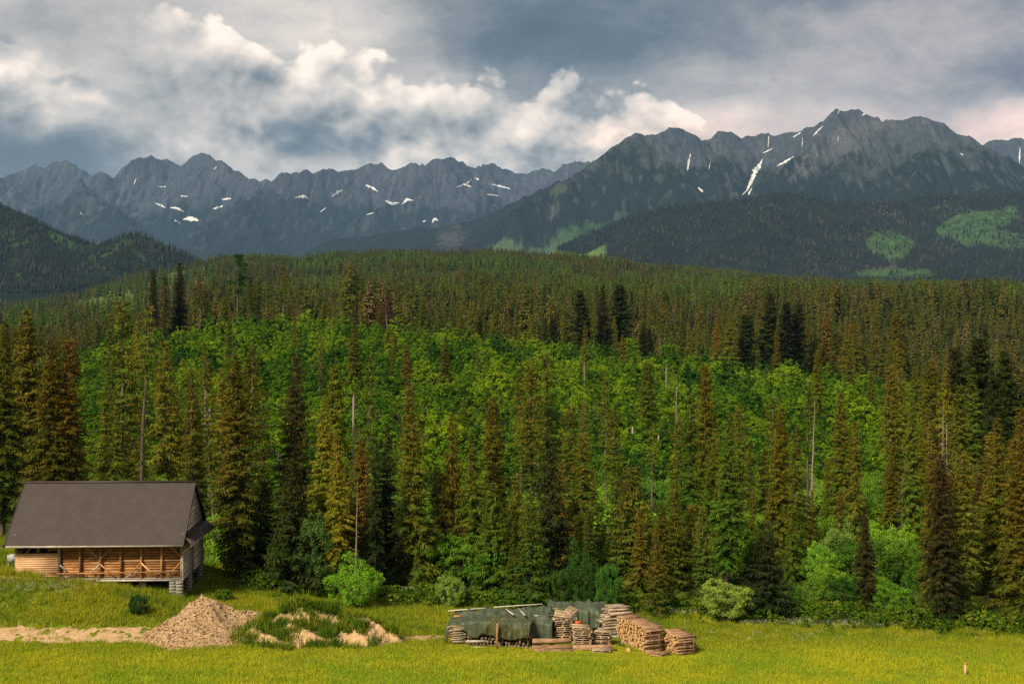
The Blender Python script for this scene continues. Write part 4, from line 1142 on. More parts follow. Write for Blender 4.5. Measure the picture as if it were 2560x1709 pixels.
# ------------------------------------------------------------------ wood, stone and metal
def wood_material(name, a, b, grain=(1.2, 14, 14), dirt=.0, rough=.8, spread=.5):
    m, g = material(name)
    p = E(g, g.new('ShaderNodeTexCoord').outputs['Object'])
    rnd = obj_random(g)
    q = g.vadd(p, g.vec(rnd * 37.0, rnd * 11.0, rnd * 5.0))
    n = g.noise(g.vmul(q, grain), 1.0, 6, .65)
    n2 = g.noise(q, 1.6, 4, .6)
    c = g.mix((n * .65 + n2 * .35).step(.34, .66), a, b)
    k = rnd * spread + (1 - spread / 2)
    c = g.mix(1.0, c, g.vec(k, k, k), 'MULTIPLY')
    finish(g, c, rough, n, .5, .15, bump_d=.02)
    return m
OLDWOOD = wood_material('weathered_grey_wood', (.180, .160, .138), (.430, .385, .330))
GABLEWOOD = wood_material('grey_gable_board', (.270, .240, .205), (.560, .505, .435))
BROWNWOOD = wood_material('brown_timber', (.190, .085, .030), (.470, .245, .100))
LOGWOOD = wood_material('brown_wall_log', (.150, .066, .026), (.480, .240, .095))
PALEWOOD = wood_material('pale_new_board', (.380, .215, .110), (.640, .400, .225), spread=.25)
WHITEWOOD = wood_material('bleached_board', (.290, .250, .195), (.500, .450, .375), spread=.3)
def plain(name, a, b, scale=3.0, rough=.85, metal=0.0, spec=.2, bump=.3):
    m, g = material(name)
    p = E(g, g.new('ShaderNodeTexCoord').outputs['Object'])
    n = g.noise(p, scale, 6, .65)
    c = g.mix(n.step(.3, .7), a, b)
    finish(g, c, rough, n, bump, spec, bump_d=.02)
    if metal: m.node_tree.nodes['Principled BSDF'].inputs['Metallic'].default_value = metal
    return m
CONCRETE = plain('grey_concrete_block', (.150, .140, .124), (.270, .250, .220), 4)
ROOFMETAL = plain('dark_brown_roof_sheet', (.034, .025, .021), (.044, .033, .028), 1.2, .55, spec=.4, bump=.05)
RUSTMETAL = plain('rusty_iron', (.055, .028, .016), (.140, .065, .032), 9, .8)
GREYMETAL = plain('galvanised_sheet', (.200, .205, .210), (.300, .305, .305), 5, .5, spec=.4)

BOXF = np.array([(0, 3, 2, 1), (4, 5, 6, 7), (0, 1, 5, 4), (1, 2, 6, 5), (2, 3, 7, 6), (3, 0, 4, 7)])
def boxv(x0, x1, y0, y1, z0, z1):
    return np.array([(x0, y0, z0), (x1, y0, z0), (x1, y1, z0), (x0, y1, z0), (x0, y0, z1), (x1, y0, z1), (x1, y1, z1), (x0, y1, z1)], float)
def box(name, b, mat, parent=None, jit=0.0, seed=0):
    """A box part whose origin sits at its middle (so that its grain is its own)."""
    v = boxv(*b); c = v.mean(0); v = v - c
    if jit: v = v + np.random.RandomState(seed).uniform(-jit, jit, v.shape)
    o = mesh_obj(name, v, BOXF, mat, parent); o.location = c
    return o
def beam(name, a, b, w, d, mat, parent=None):
    """A squared timber from a to b; w across, d deep."""
    a = np.array(a, float); b = np.array(b, float); L = np.linalg.norm(b - a)
    o = mesh_obj(name, boxv(-L / 2, L / 2, -d / 2, d / 2, -w / 2, w / 2), BOXF, mat, parent)
    o.location = (a + b) / 2
    o.rotation_euler = Vector(b - a).to_track_quat('X', 'Z').to_euler()
    return o
def rod(name, pts, rad, mat, parent=None, n=8):
    P = np.array(pts, float); c = P.mean(0)
    v, f = tube(P - c, rad if hasattr(rad, '__len__') else [rad] * len(P), n)
    me = mesh_np(name, v, f, mat, smooth=True)
    bm = bmesh.new(); bm.from_mesh(me); bmesh.ops.holes_fill(bm, edges=bm.edges[:], sides=n); bm.to_mesh(me); bm.free()
    o = link(bpy.data.objects.new(name, me), parent); o.location = c
    return o
def empty(name, loc, rz, label, cat, group=None):
    e = bpy.data.objects.new(name, None); COL.objects.link(e); e.location = loc; e.rotation_euler = (0, 0, rz); e.empty_display_size = .4
    return tag(e, label, cat, group)

# ------------------------------------------------------------------ the barn
def build_barn():
    TH = math.radians(2.0)
    L, D = 12.1, 8.2
    XR, YR = (456 - 1280) / FPX * 103.0, 103.0
    org = (XR - L * math.cos(TH), YR - L * math.sin(TH), 0.0)
    B = empty('log_barn', org, TH, 'log barn with dark sheet roof standing on concrete piers', 'barn')
    zf, ze, zr = 2.76, 5.40, 9.43             # floor beam, eave edge, ridge
    ov = .75                                   # eave overhang
    sl = (zr - ze) / (D / 2 + ov)
    zx = lambda x: (x - 42) / 414 * L          # photograph column on the front wall -> local x
    zy = lambda y: CZ - (y - HOR) / FPX * 103  # photograph row -> height
    fx = lambda zoomx: zx(zoomx * .281); fz = lambda zoomy: zy(1160 + zoomy * .281)

    # roof: two ribbed slopes, ridge cap, verge boards, skirt roofs on both gables
    def ribbed(name, x0, x1, p0, p1, mat, parent, pitch=.19, h=.009):
        """Ribbed sheet between the lower edge p0 (y, z) and upper edge p1."""
        xs, hs = [], []
        x = x0
        while x < x1 - .02:
            for dx, hh in ((0, 0), (.10, 0), (.125, h), (.165, h)):
                if x + dx < x1: xs.append(x + dx); hs.append(hh)
            x += pitch
        xs.append(x1); hs.append(0)
        n = np.array([-(p1[1] - p0[1]), p1[0] - p0[0]]); n = n / np.linalg.norm(n); n = n * (1 if n[1] > 0 else -1)
        rows = []
        for t in (0, .33, .66, 1):
            y, z = p0[0] + (p1[0] - p0[0]) * t, p0[1] + (p1[1] - p0[1]) * t
            rows.append(np.column_stack([xs, y + n[0] * np.array(hs), z + n[1] * np.array(hs)]))
        v = np.concatenate(rows)
        o = mesh_obj(name, v, grid_faces(4, len(xs)), mat, parent)
        return o
    R = ribbed('roof_slope', -.55, L + .22, (-ov, ze), (D / 2, zr), ROOFMETAL, B)
    R2 = ribbed('roof_slope', -.55, L + .22, (D + ov, ze), (D / 2 + .01, zr), ROOFMETAL, B)
    box('ridge_cap', (-.57, L + .24, D / 2 - .14, D / 2 + .14, zr - .06, zr + .05), ROOFMETAL, B)
    for x in (-.57, L + .20):
        beam('verge_board', (x + .02, -ov - .02, ze - .06), (x + .02, D / 2, zr - .07), .17, .05, ROOFMETAL, B)
        beam('verge_board', (x + .02, D + ov + .02, ze - .06), (x + .02, D / 2, zr - .07), .17, .05, ROOFMETAL, B)
    box('fascia_board', (-.50, L + .16, -ov + .02, -ov + .06, ze - .17, ze - .03), OLDWOOD, B)
    # skirt roofs: a sheet sloping out from each gable, mitred to the eaves
    for s, x0 in ((1, L), (-1, 0)):
        zi, zo, w = 6.10, 5.36, .78
        yi0, yi1 = (zi - ze) / sl - ov + .05, D + ov - (zi - ze) / sl - .05
        v = [(x0 + s * .02, yi0, zi), (x0 + s * .02, yi1, zi), (x0 + s * w, D + ov, zo), (x0 + s * w, -ov, zo)]
        v = np.array(v + [(a, b, c - .05) for a, b, c in v])
        f = np.array([(0, 1, 2, 3), (7, 6, 5, 4), (0, 4, 5, 1), (1, 5, 6, 2), (2, 6, 7, 3), (3, 7, 4, 0)])
        sk = mesh_obj('skirt_roof', v, f, ROOFMETAL, B)
        n = 40
        for i in range(0):
            pass
        box('skirt_edge', (min(x0 + s * w, x0 + s * (w - .04)), max(x0 + s * w, x0 + s * (w - .04)), -ov + .03, D + ov - .03, zo - .17, zo - .055), OLDWOOD, B)
    # gables clad with horizontal boards
    rng = np.random.RandomState(3)
    for x0, s in ((L, 1), (0, -1)):
        z = zf - .12
        i = 0
        while z < zr - .25:
            h = .165
            half = D / 2 if z < ze + ov * sl else max(0, (zr - .10 - (z + h)) / sl)
            if half > .12:
                spans = [(D / 2 - half, D / 2 - .03), (D / 2 + .03, D / 2 + half)] if z + h < 5.6 else [(D / 2 - half, D / 2 + half)]
                for a, b in spans:
                    mt = BROWNWOOD if (z > 4.75 and z < 5.5 and a < 1 and s > 0) else GABLEWOOD
                    o = box('gable_board', (x0 + s * .02 - .02, x0 + s * .02 + .02, a + rng.uniform(0, .02), b - rng.uniform(0, .02), z, z + h - .012), mt, B, .006, i)
            z += h; i += 1
        box('seam_batten', (x0 + s * .045 - .02, x0 + s * .045 + .02, D / 2 - .05, D / 2 + .05, zf - .1, 5.55), OLDWOOD, B)
    # back wall and floor
    for i in range(16):
        box('back_board', (.05, L - .05, D - .03, D, zf + i * .165, zf + i * .165 + .155), OLDWOOD, B)
    for i in range(5):
        box('floor_joist', (.05, L - .05, .25 + i * 1.9, .45 + i * 1.9, zf - .12, zf + .02), OLDWOOD, B)
    box('floor_deck', (.05, L - .05, .05, D - .05, zf + .021, zf + .06), OLDWOOD, B)
    # log wall behind the posts
    xl0 = fx(530)
    z = zf + .04; i = 0
    while z < ze + .35:
        r = rng.uniform(.093, .105)
        a, b = xl0 + rng.uniform(-.05, .05), L - .06 - rng.uniform(0, .06)
        if z > 4.7: a = fx(420) + rng.uniform(-.1, .2)
        o = rod('wall_log', [(a, .42, z + r), ((a + b) / 2, .42 + rng.uniform(-.015, .015), z + r + rng.uniform(-.012, .012)), (b, .42, z + r)], [r, r * .97, r * .93], LOGWOOD, B, 10)
        z += 2 * r + .002; i += 1
    # posts and braces in front of the logs
    for zx_, lo, hi, m in ((155, zf, ze + .2, BROWNWOOD), (345, fz(787), ze + .2, BROWNWOOD), (530, zf - .1, ze + .2, OLDWOOD), (712, zf + .1, ze + .2, BROWNWOOD), (893, zf - .1, ze + .2, BROWNWOOD), (1072, zf - .1, ze + .2, BROWNWOOD),
                           (1255, zf - .1, ze + .2, BROWNWOOD), (1435, zf - .1, ze + .2, BROWNWOOD), (1612, zf - .1, ze + .2, OLDWOOD)):
        x = fx(zx_); box('post', (x - .075, x + .075, .10, .24, lo, hi), m, B)
    for a, b, c, d, m in ((770, 735, 885, 840, OLDWOOD), (1015, 725, 900, 835, BROWNWOOD), (895, 885, 1035, 1015, BROWNWOOD), (885, 890, 810, 962, OLDWOOD), (1250, 880, 1180, 950, BROWNWOOD), (1258, 880, 1395, 1005, PALEWOOD),
                          (1490, 710, 1612, 825, BROWNWOOD), (1610, 870, 1480, 1000, BROWNWOOD), (540, 890, 615, 965, OLDWOOD), (285, 737, 235, 787, BROWNWOOD), (1190, 960, 1120, 1010, OLDWOOD)):
        beam('brace', (fx(a), .085, fz(b)), (fx(c), .085, fz(d)), .10, .045, m, B)
    beam('rail', (fx(515), .035, fz(967)), (fx(1600), .035, fz(956)), .10, .05, BROWNWOOD, B)
    box('sill_beam', (fx(860), L + .02, -.02, .20, zf - .14, zf - .02), OLDWOOD, B)
    box('sill_beam', (.0, fx(850), .02, .20, zf - .13, zf - .03), OLDWOOD, B)
    box('cross_board', (fx(1090), fx(1600), .27, .30, fz(868), fz(853)), PALEWOOD, B)
    box('wall_plate', (.0, L, .08, .26, ze + .21, ze + .36), BROWNWOOD, B)
    # pale boarded bay
    z = fz(1000); i = 0
    top = fz(785)
    while z < top - .01:
        h = (top - fz(1000)) / 11
        box('bay_board', (fx(150) + rng.uniform(0, .02), fx(528) - rng.uniform(0, .02), .02, .06, z, z + h - .004), PALEWOOD, B, .0, i); z += h; i += 1
    # concrete piers of stacked blocks
    def pier(x, y, w, d):
        ztop = zf - .15
        gx, gy = org[0] + x * math.cos(TH) - y * math.sin(TH), org[1] + x * math.sin(TH) + y * math.cos(TH)
        zb = float(ground_z(gx, gy)) - .15
        P = bpy.data.objects.new('pier', None); link(P, B); P.empty_display_size = .2
        n = max(1, int(round((ztop - zb) / .24))); h = (ztop - zb) / n
        for k in range(n):
            box('block', (x - w / 2 + rng.uniform(-.008, .008), x + w / 2, y - d / 2, y + d / 2 + rng.uniform(-.008, .008), zb + k * h + .002, zb + (k + 1) * h - .002), CONCRETE, P, .002, k)
    for x, y in ((L - .22, .15), (fx(1535), .22), (L - .20, D * .42), (L - .20, D - .25), (fx(1250), .9), (fx(1000), .5), (fx(1250), D * .7), (3.0, 1.2)): pier(x, y, .48, .42)
    return B, org, TH
BARN, BORG, BTH = build_barn()

def ray_ground(x, y, lo=60, hi=200):
    """Depth at which the line of sight through photograph pixel (x, y) meets the ground."""
    Y = np.linspace(lo, hi, 1401); X = (x - 1280) / FPX * Y; z = CZ + (HOR - y) / FPX * Y
    k = np.argmax(z <= ground_z(X, Y))
    return float(Y[k])
def gpt(x, y):
    Y = ray_ground(x, y); X = (x - 1280) / FPX * Y
    return X, Y, float(ground_z(X, Y))

def build_farm_bits():
    # rusty hay tedder in front of the barn
    X, Y, z = gpt(165, 1456)
    T = empty('farm_implement', (X, Y, z), .05, 'rusty old farm implement with a long drawbar before the barn', 'farm tool')
    rod('drawbar', [(-1.35, 0, .72), (0, 0, .55), (1.55, .1, .40)], .045, RUSTMETAL, T)
    rod('axle', [(-.55, -.25, .38), (.75, -.2, .38)], .04, RUSTMETAL, T)
    rod('frame_bar', [(-.6, .1, .62), (.8, .1, .55)], .05, RUSTMETAL, T)
    rod('frame_bar', [(-.2, -.2, .36), (-.1, .2, .66)], .04, RUSTMETAL, T); rod('frame_bar', [(.5, -.2, .36), (.5, .2, .60)], .04, RUSTMETAL, T)
    for x in (-.55, -.15, .05, .45, .75):
        rod('tine', [(x, -.2, .40), (x - .04, -.26, .16), (x - .10, -.22, -.04)], [.03, .025, .012], RUSTMETAL, T, 5)
    a = np.linspace(0, 2 * math.pi, 17)
    v, f = tube(np.column_stack([np.cos(a) * .2 + .1, np.full(17, -.3), np.sin(a) * .2 + .44]), [.03] * 17, 6)
    mesh_obj('wheel', v, f, RUSTMETAL, T, smooth=True)
    rod('hub', [(.1, -.34, .44), (.1, -.26, .44)], .06, GREYMETAL, T)
    # grey metal trough at the barn's outer end
    X, Y, z = px(33, 1402, 103.6)
    T = empty('metal_trough', (X, Y, z - .05), .1, 'small grey metal trough beside the barn\'s outer wall', 'trough')
    box('side', (-.35, .35, -.25, -.22, 0, .55), GREYMETAL, T); box('side', (-.35, .35, .22, .25, 0, .55), GREYMETAL, T)
    box('end', (-.38, -.35, -.25, .25, 0, .55), GREYMETAL, T); box('end', (.35, .38, -.25, .25, 0, .55), GREYMETAL, T)
    box('bottom', (-.35, .35, -.22, .22, .03, .06), GREYMETAL, T)
    for x in (-.3, .3): box('leg', (x - .04, x + .04, -.2, .2, -.45, .03), GREYMETAL, T)
    # wooden stake in the meadow
    X, Y, z = gpt(2413, 1691)
    S = empty('wooden_stake', (X, Y, z), .3, 'short pale wooden stake standing alone in the meadow', 'stake')
    box('shaft', (-.06, .06, -.05, .05, -.1, .74), PALEWOOD, S, .006); box('painted_top', (-.063, .063, -.053, .053, .741, .86), plain('orange_paint', (.55, .20, .05), (.62, .27, .08)), S, .004)
build_farm_bits()

# ------------------------------------------------------------------ the wood yard
LOGBARK = wood_material('log_bark', (.130, .070, .038), (.340, .205, .118), (2.0, 9, 9), spread=.45)
CUTEND = plain('fresh_cut_end', (.400, .215, .070), (.640, .390, .150), 7)
OLDEND = plain('old_cut_end', (.110, .075, .050), (.260, .190, .130), 7)
OLDBARK = wood_material('old_log_bark', (.060, .038, .026), (.170, .115, .080), (2.0, 9, 9))
PALLETWOOD = wood_material('pallet_wood', (.170, .115, .070), (.470, .345, .220), spread=.8)

def log_mesh(name, L, prof, mats, seed, bend=.01, taper=.06):
    """A log along X: cross-section prof (n x 2), bark on the side and cut wood on the ends."""
    r = np.random.RandomState(seed); n = len(prof); rows = 4
    V = []
    for k in range(rows):
        t = k / (rows - 1); s = 1 - taper * t
        w = prof * s * (1 + r.normal(0, .02, (n, 1)))
        V.append(np.column_stack([np.full(n, (t - .5) * L), w[:, 0] + bend * math.sin(3.1 * t) * L, w[:, 1]]))
    V = np.concatenate(V)
    bm = bmesh.new(); vs = [bm.verts.new(v) for v in V]
    for k in range(rows - 1):
        for j in range(n):
            f = bm.faces.new((vs[k * n + j], vs[(k + 1) * n + j], vs[(k + 1) * n + (j + 1) % n], vs[k * n + (j + 1) % n])); f.smooth = True
    a = bm.faces.new([vs[j] for j in range(n)]); b = bm.faces.new([vs[(rows - 1) * n + j] for j in range(n)][::-1])
    a.material_index = b.material_index = 1
    bmesh.ops.recalc_face_normals(bm, faces=bm.faces)
    me = bpy.data.meshes.new(name); bm.to_mesh(me); bm.free()
    for m in mats: me.materials.append(m)
    return me
def round_prof(R, n=10, seed=0):
    r = np.random.RandomState(seed); a = np.arange(n) * 2 * np.pi / n
    return np.column_stack([np.cos(a), np.sin(a)]) * R * (1 + r.normal(0, .04, (n, 1)))
def split_prof(R, frac, seed=0):
    a = np.linspace(-np.pi * frac, np.pi * frac, 6) + np.pi / 2
    p = np.vstack([np.column_stack([np.cos(a), np.sin(a)]) * R, [[0, -.1 * R]]]); return p - p.mean(0)

def build_woodyard():
    rng = np.random.RandomState(21); U = rng.uniform
    # ---- stacks of cut logs
    kinds = [log_mesh('firewood_log', 1.32, round_prof(.088, 10, i), [LOGBARK, CUTEND], 400 + i) for i in range(4)] + \
            [log_mesh('firewood_log', 1.30, split_prof(.105, f, i), [LOGBARK, CUTEND], 410 + i, .004) for i, f in enumerate((.5, .3, .42))]
    def stack(P0, P1, top, label_side, label_end, label_top, group, dia=.176, rowh=.165, endtop=None):
        d = np.array(P1) - np.array(P0); Ln = np.linalg.norm(d); u = d / Ln; ax = np.array([u[1], -u[0]])
        if ax[0] < 0: ax = -ax
        n = int(Ln / dia)
        rows = int(top / rowh)
        for j in range(rows):
            for i in range(n + (0 if j % 2 else 0)):
                t = (i + .5 + (.35 if j % 2 else 0) + U(-.22, .22)) / n
                if t > 1.0: continue
                h = top if endtop is None else top + (endtop - top) * t
                if (j + 1) * rowh > h + U(-.08, .10): continue
                q = np.array(P0) + d * t + ax * (.66 + U(-.12, .12))
                X, Y = q; z = float(ground_z(X, Y)) + .09 + j * rowh + U(-.03, .03)
                o = bpy.data.objects.new('firewood_log', kinds[rng.randint(7)]); COL.objects.link(o)
                o.location = (X, Y, z); o.rotation_euler = (U(0, 6.28), U(-.025, .025), math.atan2(ax[1], ax[0]) + U(-.03, .03) + (math.pi if rng.rand() < .5 else 0))
                s = U(.72, 1.12); o.scale = (1, s, s)
                istop = (j + 2) * rowh > h
                lab = label_top if istop else label_end if i == 0 else label_side
                tag(o, lab, 'log', group + (' top' if istop else ' end' if i == 0 else ''))
        return u, ax
    A0, A1 = (8.72, 91.9), (7.15, 95.5)
    stack(A0, A1, 1.72, 'cut log in the inside of the tall fresh firewood stack', 'cut log showing its bark at the near end of the tall firewood stack', 'cut log lying on top of the tall firewood stack', 'logs of the tall stack', endtop=2.02)
    B0, B1 = (10.72, 91.05), (9.95, 93.2)
    stack(B0, B1, 1.30, 'cut log in the inside of the low firewood stack', 'cut log showing its bark at the near end of the low firewood stack', 'cut log lying on top of the low firewood stack', 'logs of the low stack', dia=.19, rowh=.178)
    # stakes that hold the ends
    for x, y, z1, lab in ((9.00, 91.72, 1.45, 'thin stake at the bare corner of the tall firewood stack'), (9.62, 92.0, 1.25, 'thin stake in front of the tall firewood stack, nearer the low one'), (11.15, 91.02, 1.05, 'thin stake in front of the low firewood stack'), (11.78, 91.3, 1.25, 'thin stake at the outermost corner of the low firewood stack')):
        o = rod('stake', [(x, y, float(ground_z(x, y)) - .1), (x + .01, y + .01, z1)], [.04, .035], OLDBARK, None, 7); tag(o, lab, 'stake')
    # weathered logs at the back
    old = [log_mesh('weathered_log', 1.7, round_prof(.10, 9, i + 20), [wood_material('grey_log_bark', (.19, .135, .09), (.40, .31, .225), (2, 9, 9)), OLDEND], 430 + i) for i in range(2)]
    k = 0
    for j in range(11):
        for i in range(4):
            if j > 8 and i > 2: continue
            if rng.rand() < .12: continue
            o = bpy.data.objects.new('weathered_log', old[k % 2]); COL.objects.link(o); k += 1
            X, Y = 6.6 + i * .14 + U(-.05, .05) + (.45 if j > 7 else 0), 97.2 - i * .26 + U(-.04, .04)
            o.location = (X, Y, .12 + j * .19); o.rotation_euler = (U(0, 6), U(-.03, .03), .28 + U(-.06, .06)); o.scale = (U(.8, 1.05), U(.85, 1.1), U(.85, 1.1))
            tag(o, 'weathered grey log in the old stack behind the fresh firewood', 'log', 'weathered logs')
    # spilled kindling at the foot of the tall stack
    kd = [log_mesh('kindling', .75, split_prof(.075, f, i), [LOGBARK, CUTEND], 440 + i) for i, f in enumerate((.3, .5))]
    for i in range(16):
        X, Y = 9.0 + U(0, 1.1), 91.15 + U(-.25, .45)
        o = bpy.data.objects.new('kindling', kd[i % 2]); COL.objects.link(o)
        o.location = (X, Y, float(ground_z(X, Y)) + .06 + .07 * (i // 6)); o.rotation_euler = (U(0, 6), U(-.15, .15), U(-.5, .6))
        tag(o, 'split kindling piece spilled at the foot of the tall stack', 'firewood', 'spilled kindling')
    X, Y, z = gpt(1572, 1628)
    o = bpy.data.objects.new('log_round', log_mesh('log_round', .35, round_prof(.15, 12, 77), [LOGBARK, CUTEND], 450)); COL.objects.link(o)
    o.location = (X, Y, z + .14); o.rotation_euler = (0, 0, 1.35); tag(o, 'single sawn log round lying in the grass before the stacks', 'log')

    # ---- long logs lying in front
    for (zx0, zx1, zyc, dia, Y, z, lab) in ((860, 1170, 470, .36, 92.95, .56, 'uppermost of the three long logs before the tarp'), (858, 1172, 517, .40, 92.55, .21, 'thickest long log, in the middle before the tarp'), (872, 1182, 556, .23, 92.15, .12, 'thin long log lying lowest before the tarp'),
                                           (1178, 1495, 512, .37, 92.7, .20, 'long bark-covered log lying below the pallets'), (1222, 1535, 536, .17, 92.3, .16, 'thin straight pole lying on the thick log below the pallets')):
        x0, x1 = 1060 + .315 * zx0, 1060 + .315 * zx1
        X0, X1 = (x0 - 1280) / FPX * Y, (x1 - 1280) / FPX * Y
        me = log_mesh('long_log', X1 - X0, round_prof(dia / 2, 14, int(zx0)), [LOGBARK, CUTEND], int(zyc), .006, .12)
        o = bpy.data.objects.new('long_log', me); COL.objects.link(o); o.location = ((X0 + X1) / 2, Y, z); o.rotation_euler = (U(0, 6), -.02 if dia > .3 else 0, U(-.02, .03))
        tag(o, lab, 'log')
    for i, x in enumerate((2.6, 4.35)):
        o = box('bearer', (x - .06, x + .06, 92.0, 93.3, -.02, .045), OLDWOOD); tag(o, ['squared bearer under the three long logs', 'squared bearer under the log below the pallets'][i], 'timber')

    # ---- pallets
    def pallet_meshes():
        deck = mesh_np('deck_board', boxv(-.6, .6, -.058, .058, -.011, .011), BOXF, PALLETWOOD)
        cross = mesh_np('cross_board', boxv(-.058, .058, -.4, .4, -.011, .011), BOXF, PALLETWOOD)
        block = mesh_np('block', boxv(-.07, .07, -.055, .055, -.039, .039), BOXF, PALLETWOOD)
        return deck, cross, block
    deck, cross, block = pallet_meshes()
    def pallet(loc, rz, label, group, tilt=(0, 0)):
        P = empty('pallet', loc, rz, label, 'pallet', group); P.rotation_euler = (tilt[0], tilt[1], rz)
        def sub(me, x, y, z):
            o = bpy.data.objects.new(me.name.split('.')[0], me); COL.objects.link(o); o.parent = P; o.location = (x, y, z)
        for y in (-.34, -.17, 0, .17, .34): sub(deck, 0, y + U(-.01, .01), .133)
        for x in (-.53, 0, .53): sub(cross, x, 0, .111)
        for x in (-.53, 0, .53):
            for y in (-.34, 0, .34): sub(block, x, y, .061)
        for y in (-.34, 0, .34): sub(deck, 0, y, .011)
    def pile(X, Y, n, rz, where, tops=()):
        z0 = float(ground_z(X, Y)) + .01
        for k in range(n):
            lab = ('lowest pallet' if k == 0 else f'pallet number {k + 1} from the ground') + ' in the ' + where
            if k == n - 1 and not tops: lab = 'topmost pallet of the ' + where
            pallet((X + U(-.10, .10), Y + U(-.09, .09), z0 + k * .146), rz + U(-.14, .14), lab, where)
        z = z0 + n * .146
        for dx, dy, dz, tx, ty, r2, lab in tops: pallet((X + dx, Y + dy, z + dz), rz + r2, lab, where, (tx, ty))
    pile(3.40, 94.9, 10, .12, 'tallest pallet pile behind the three long logs', ((-.18, .05, .03, .05, -.06, .2, 'skewed pallet lying on the tallest pallet pile'), (.05, .12, .24, .30, .12, -.25, 'tilted pallet thrown on top of the tallest pile'), (.45, .25, .30, .25, -.55, .5, 'steeply leaning pallet at the top of the tallest pile')))
    pile(4.70, 93.75, 7, -.05, 'middle pallet pile beside the orange drum', ((-.12, .05, .09, .10, .06, .12, 'tilted pallet on top of the middle pile'),))
    pile(6.02, 94.1, 6, -.10, 'lowest pallet pile next to the firewood')
    pallet((5.85, 92.05, float(ground_z(5.85, 92.05)) + .01), .02, 'single pallet lying on the grass under the thin pole', 'pallets')
    # orange drum on the pallets
    m = plain('orange_plastic', (.46, .085, .028), (.54, .12, .045), 3, .45)
    X, Y, z = px(1442, 1556, 95.2)
    o = mesh_obj('drum', *tube([(-.27, 0, 0), (-.26, 0, 0), (-.1, 0, 0), (-.09, 0, 0), (.09, 0, 0), (.1, 0, 0), (.26, 0, 0), (.27, 0, 0)], [.01, .165, .17, .18, .18, .17, .165, .01], 16), m, smooth=True)
    o.location = (X, Y, z); o.rotation_euler = (0, .05, .15); tag(o, 'orange plastic drum lying between the pallet piles', 'drum')
    # a curved grey sheet leaning at the firewood
    X, Y, z = px(1541, 1606, 93.4)
    a = np.linspace(.15, 1.9, 9); prof = np.column_stack([np.cos(a) * .45, np.sin(a) * .62])
    v = np.concatenate([np.column_stack([prof[:, 0], np.full(9, y), prof[:, 1]]) for y in (-.3, .3)] + [np.column_stack([prof[:, 0] * .97, np.full(9, y), prof[:, 1] * .97]) for y in (-.3, .3)])
    i = np.arange(8)
    f = np.concatenate([np.stack([i, i + 1, i + 10, i + 9], -1), np.stack([i + 27, i + 28, i + 19, i + 18], -1), np.stack([i + 18, i + 19, i + 1, i], -1), np.stack([i + 9, i + 10, i + 28, i + 27], -1)])
    o = mesh_obj('curved_metal_sheet', v, f, GREYMETAL, smooth=True); o.location = (X - .1, Y, float(ground_z(X, Y)) + .1); o.rotation_euler = (0, 0, .2); tag(o, 'curved grey metal sheet leaning against the fresh firewood', 'metal sheet')
    # leaning pole and boards at the back
    for a, b, r, lab in (((1428, 1516, 95.6), (1442, 1548, 95.0), .05, 'grey pole leaning behind the tallest pallet pile'),):
        o = rod('pole', [px(*a), px(*b)], r, OLDWOOD); tag(o, lab, 'pole')

    # ---- the covered woodpile: split logs, posts, tarps, weights
    sk = [log_mesh('split_log', .9, split_prof(.15, f, i), [OLDBARK, OLDEND], 460 + i) for i, f in enumerate((.3, .42, .25))] + [log_mesh('split_log', .9, round_prof(.105, 9, 5), [OLDBARK, OLDEND], 466)]
    F0, F1 = np.array([-4.25, 94.2]), np.array([1.25, 93.0])
    d = F1 - F0; ln = np.linalg.norm(d); u = d / ln; nrm = np.array([u[1], -u[0]])   # nrm points to the camera
    if nrm[1] > 0: nrm = -nrm
    for j in range(5):
        i = 0; s = .1 + (.1 if j % 2 else 0)
        while s < ln - .05:
            q = F0 + u * s - nrm * (.45 + U(-.05, .05))
            o = bpy.data.objects.new('split_log', sk[rng.randint(4)]); COL.objects.link(o)
            o.location = (q[0], q[1], .13 + j * .215 + U(-.03, .03)); o.rotation_euler = (U(0, 6.28), 0, math.atan2(nrm[1], nrm[0]) + U(-.06, .06)); o.scale = (1, U(.8, 1.1), U(.8, 1.1))
            where = 'bottom row' if j == 0 else 'lower rows' if j < 3 else 'upper rows'
            tag(o, f'dark split log in the {where} under the green tarp', 'log', 'split logs under the tarp, ' + where)
            s += U(.20, .28); i += 1
    # inner fill keeps the pile solid behind the first row
    inner = [log_mesh('split_log', 5.3, round_prof(.16, 8, i), [OLDBARK, OLDEND], 470 + i) for i in range(1)]
    for j in range(4):
        for k in range(4):
            q = (F0 + F1) / 2 - nrm * (1.15 + k * .42)
            o = bpy.data.objects.new('long_branch', inner[0]); COL.objects.link(o); o.location = (q[0], q[1], .18 + j * .36); o.rotation_euler = (U(0, 6), 0, math.atan2(u[1], u[0]) + U(-.01, .01))
            tag(o, 'long dark branch wood stacked under the middle of the green tarp', 'log', 'branch wood under the tarp')
    def tarp_material(name, a, b, weave=0.0):
        m, g = material(name)
        p = E(g, g.new('ShaderNodeTexCoord').outputs['Object'])
        n = g.noise(p, 1.7, 5, .6); n2 = g.noise(p, 11, 4, .6)
        c = g.mix(n.step(.3, .7), a, b)
        if weave: c = g.mix(n2.step(.60, .72) * weave, c, (.30, .27, .10))
        finish(g, c, .55, n2, .35, .25, bump_d=.03)
        return m
    TARP = tarp_material('dark_green_tarp', (.036, .048, .027), (.064, .078, .047)); TARP2 = tarp_material('olive_woven_tarp', (.030, .032, .010), (.062, .060, .020), .55)
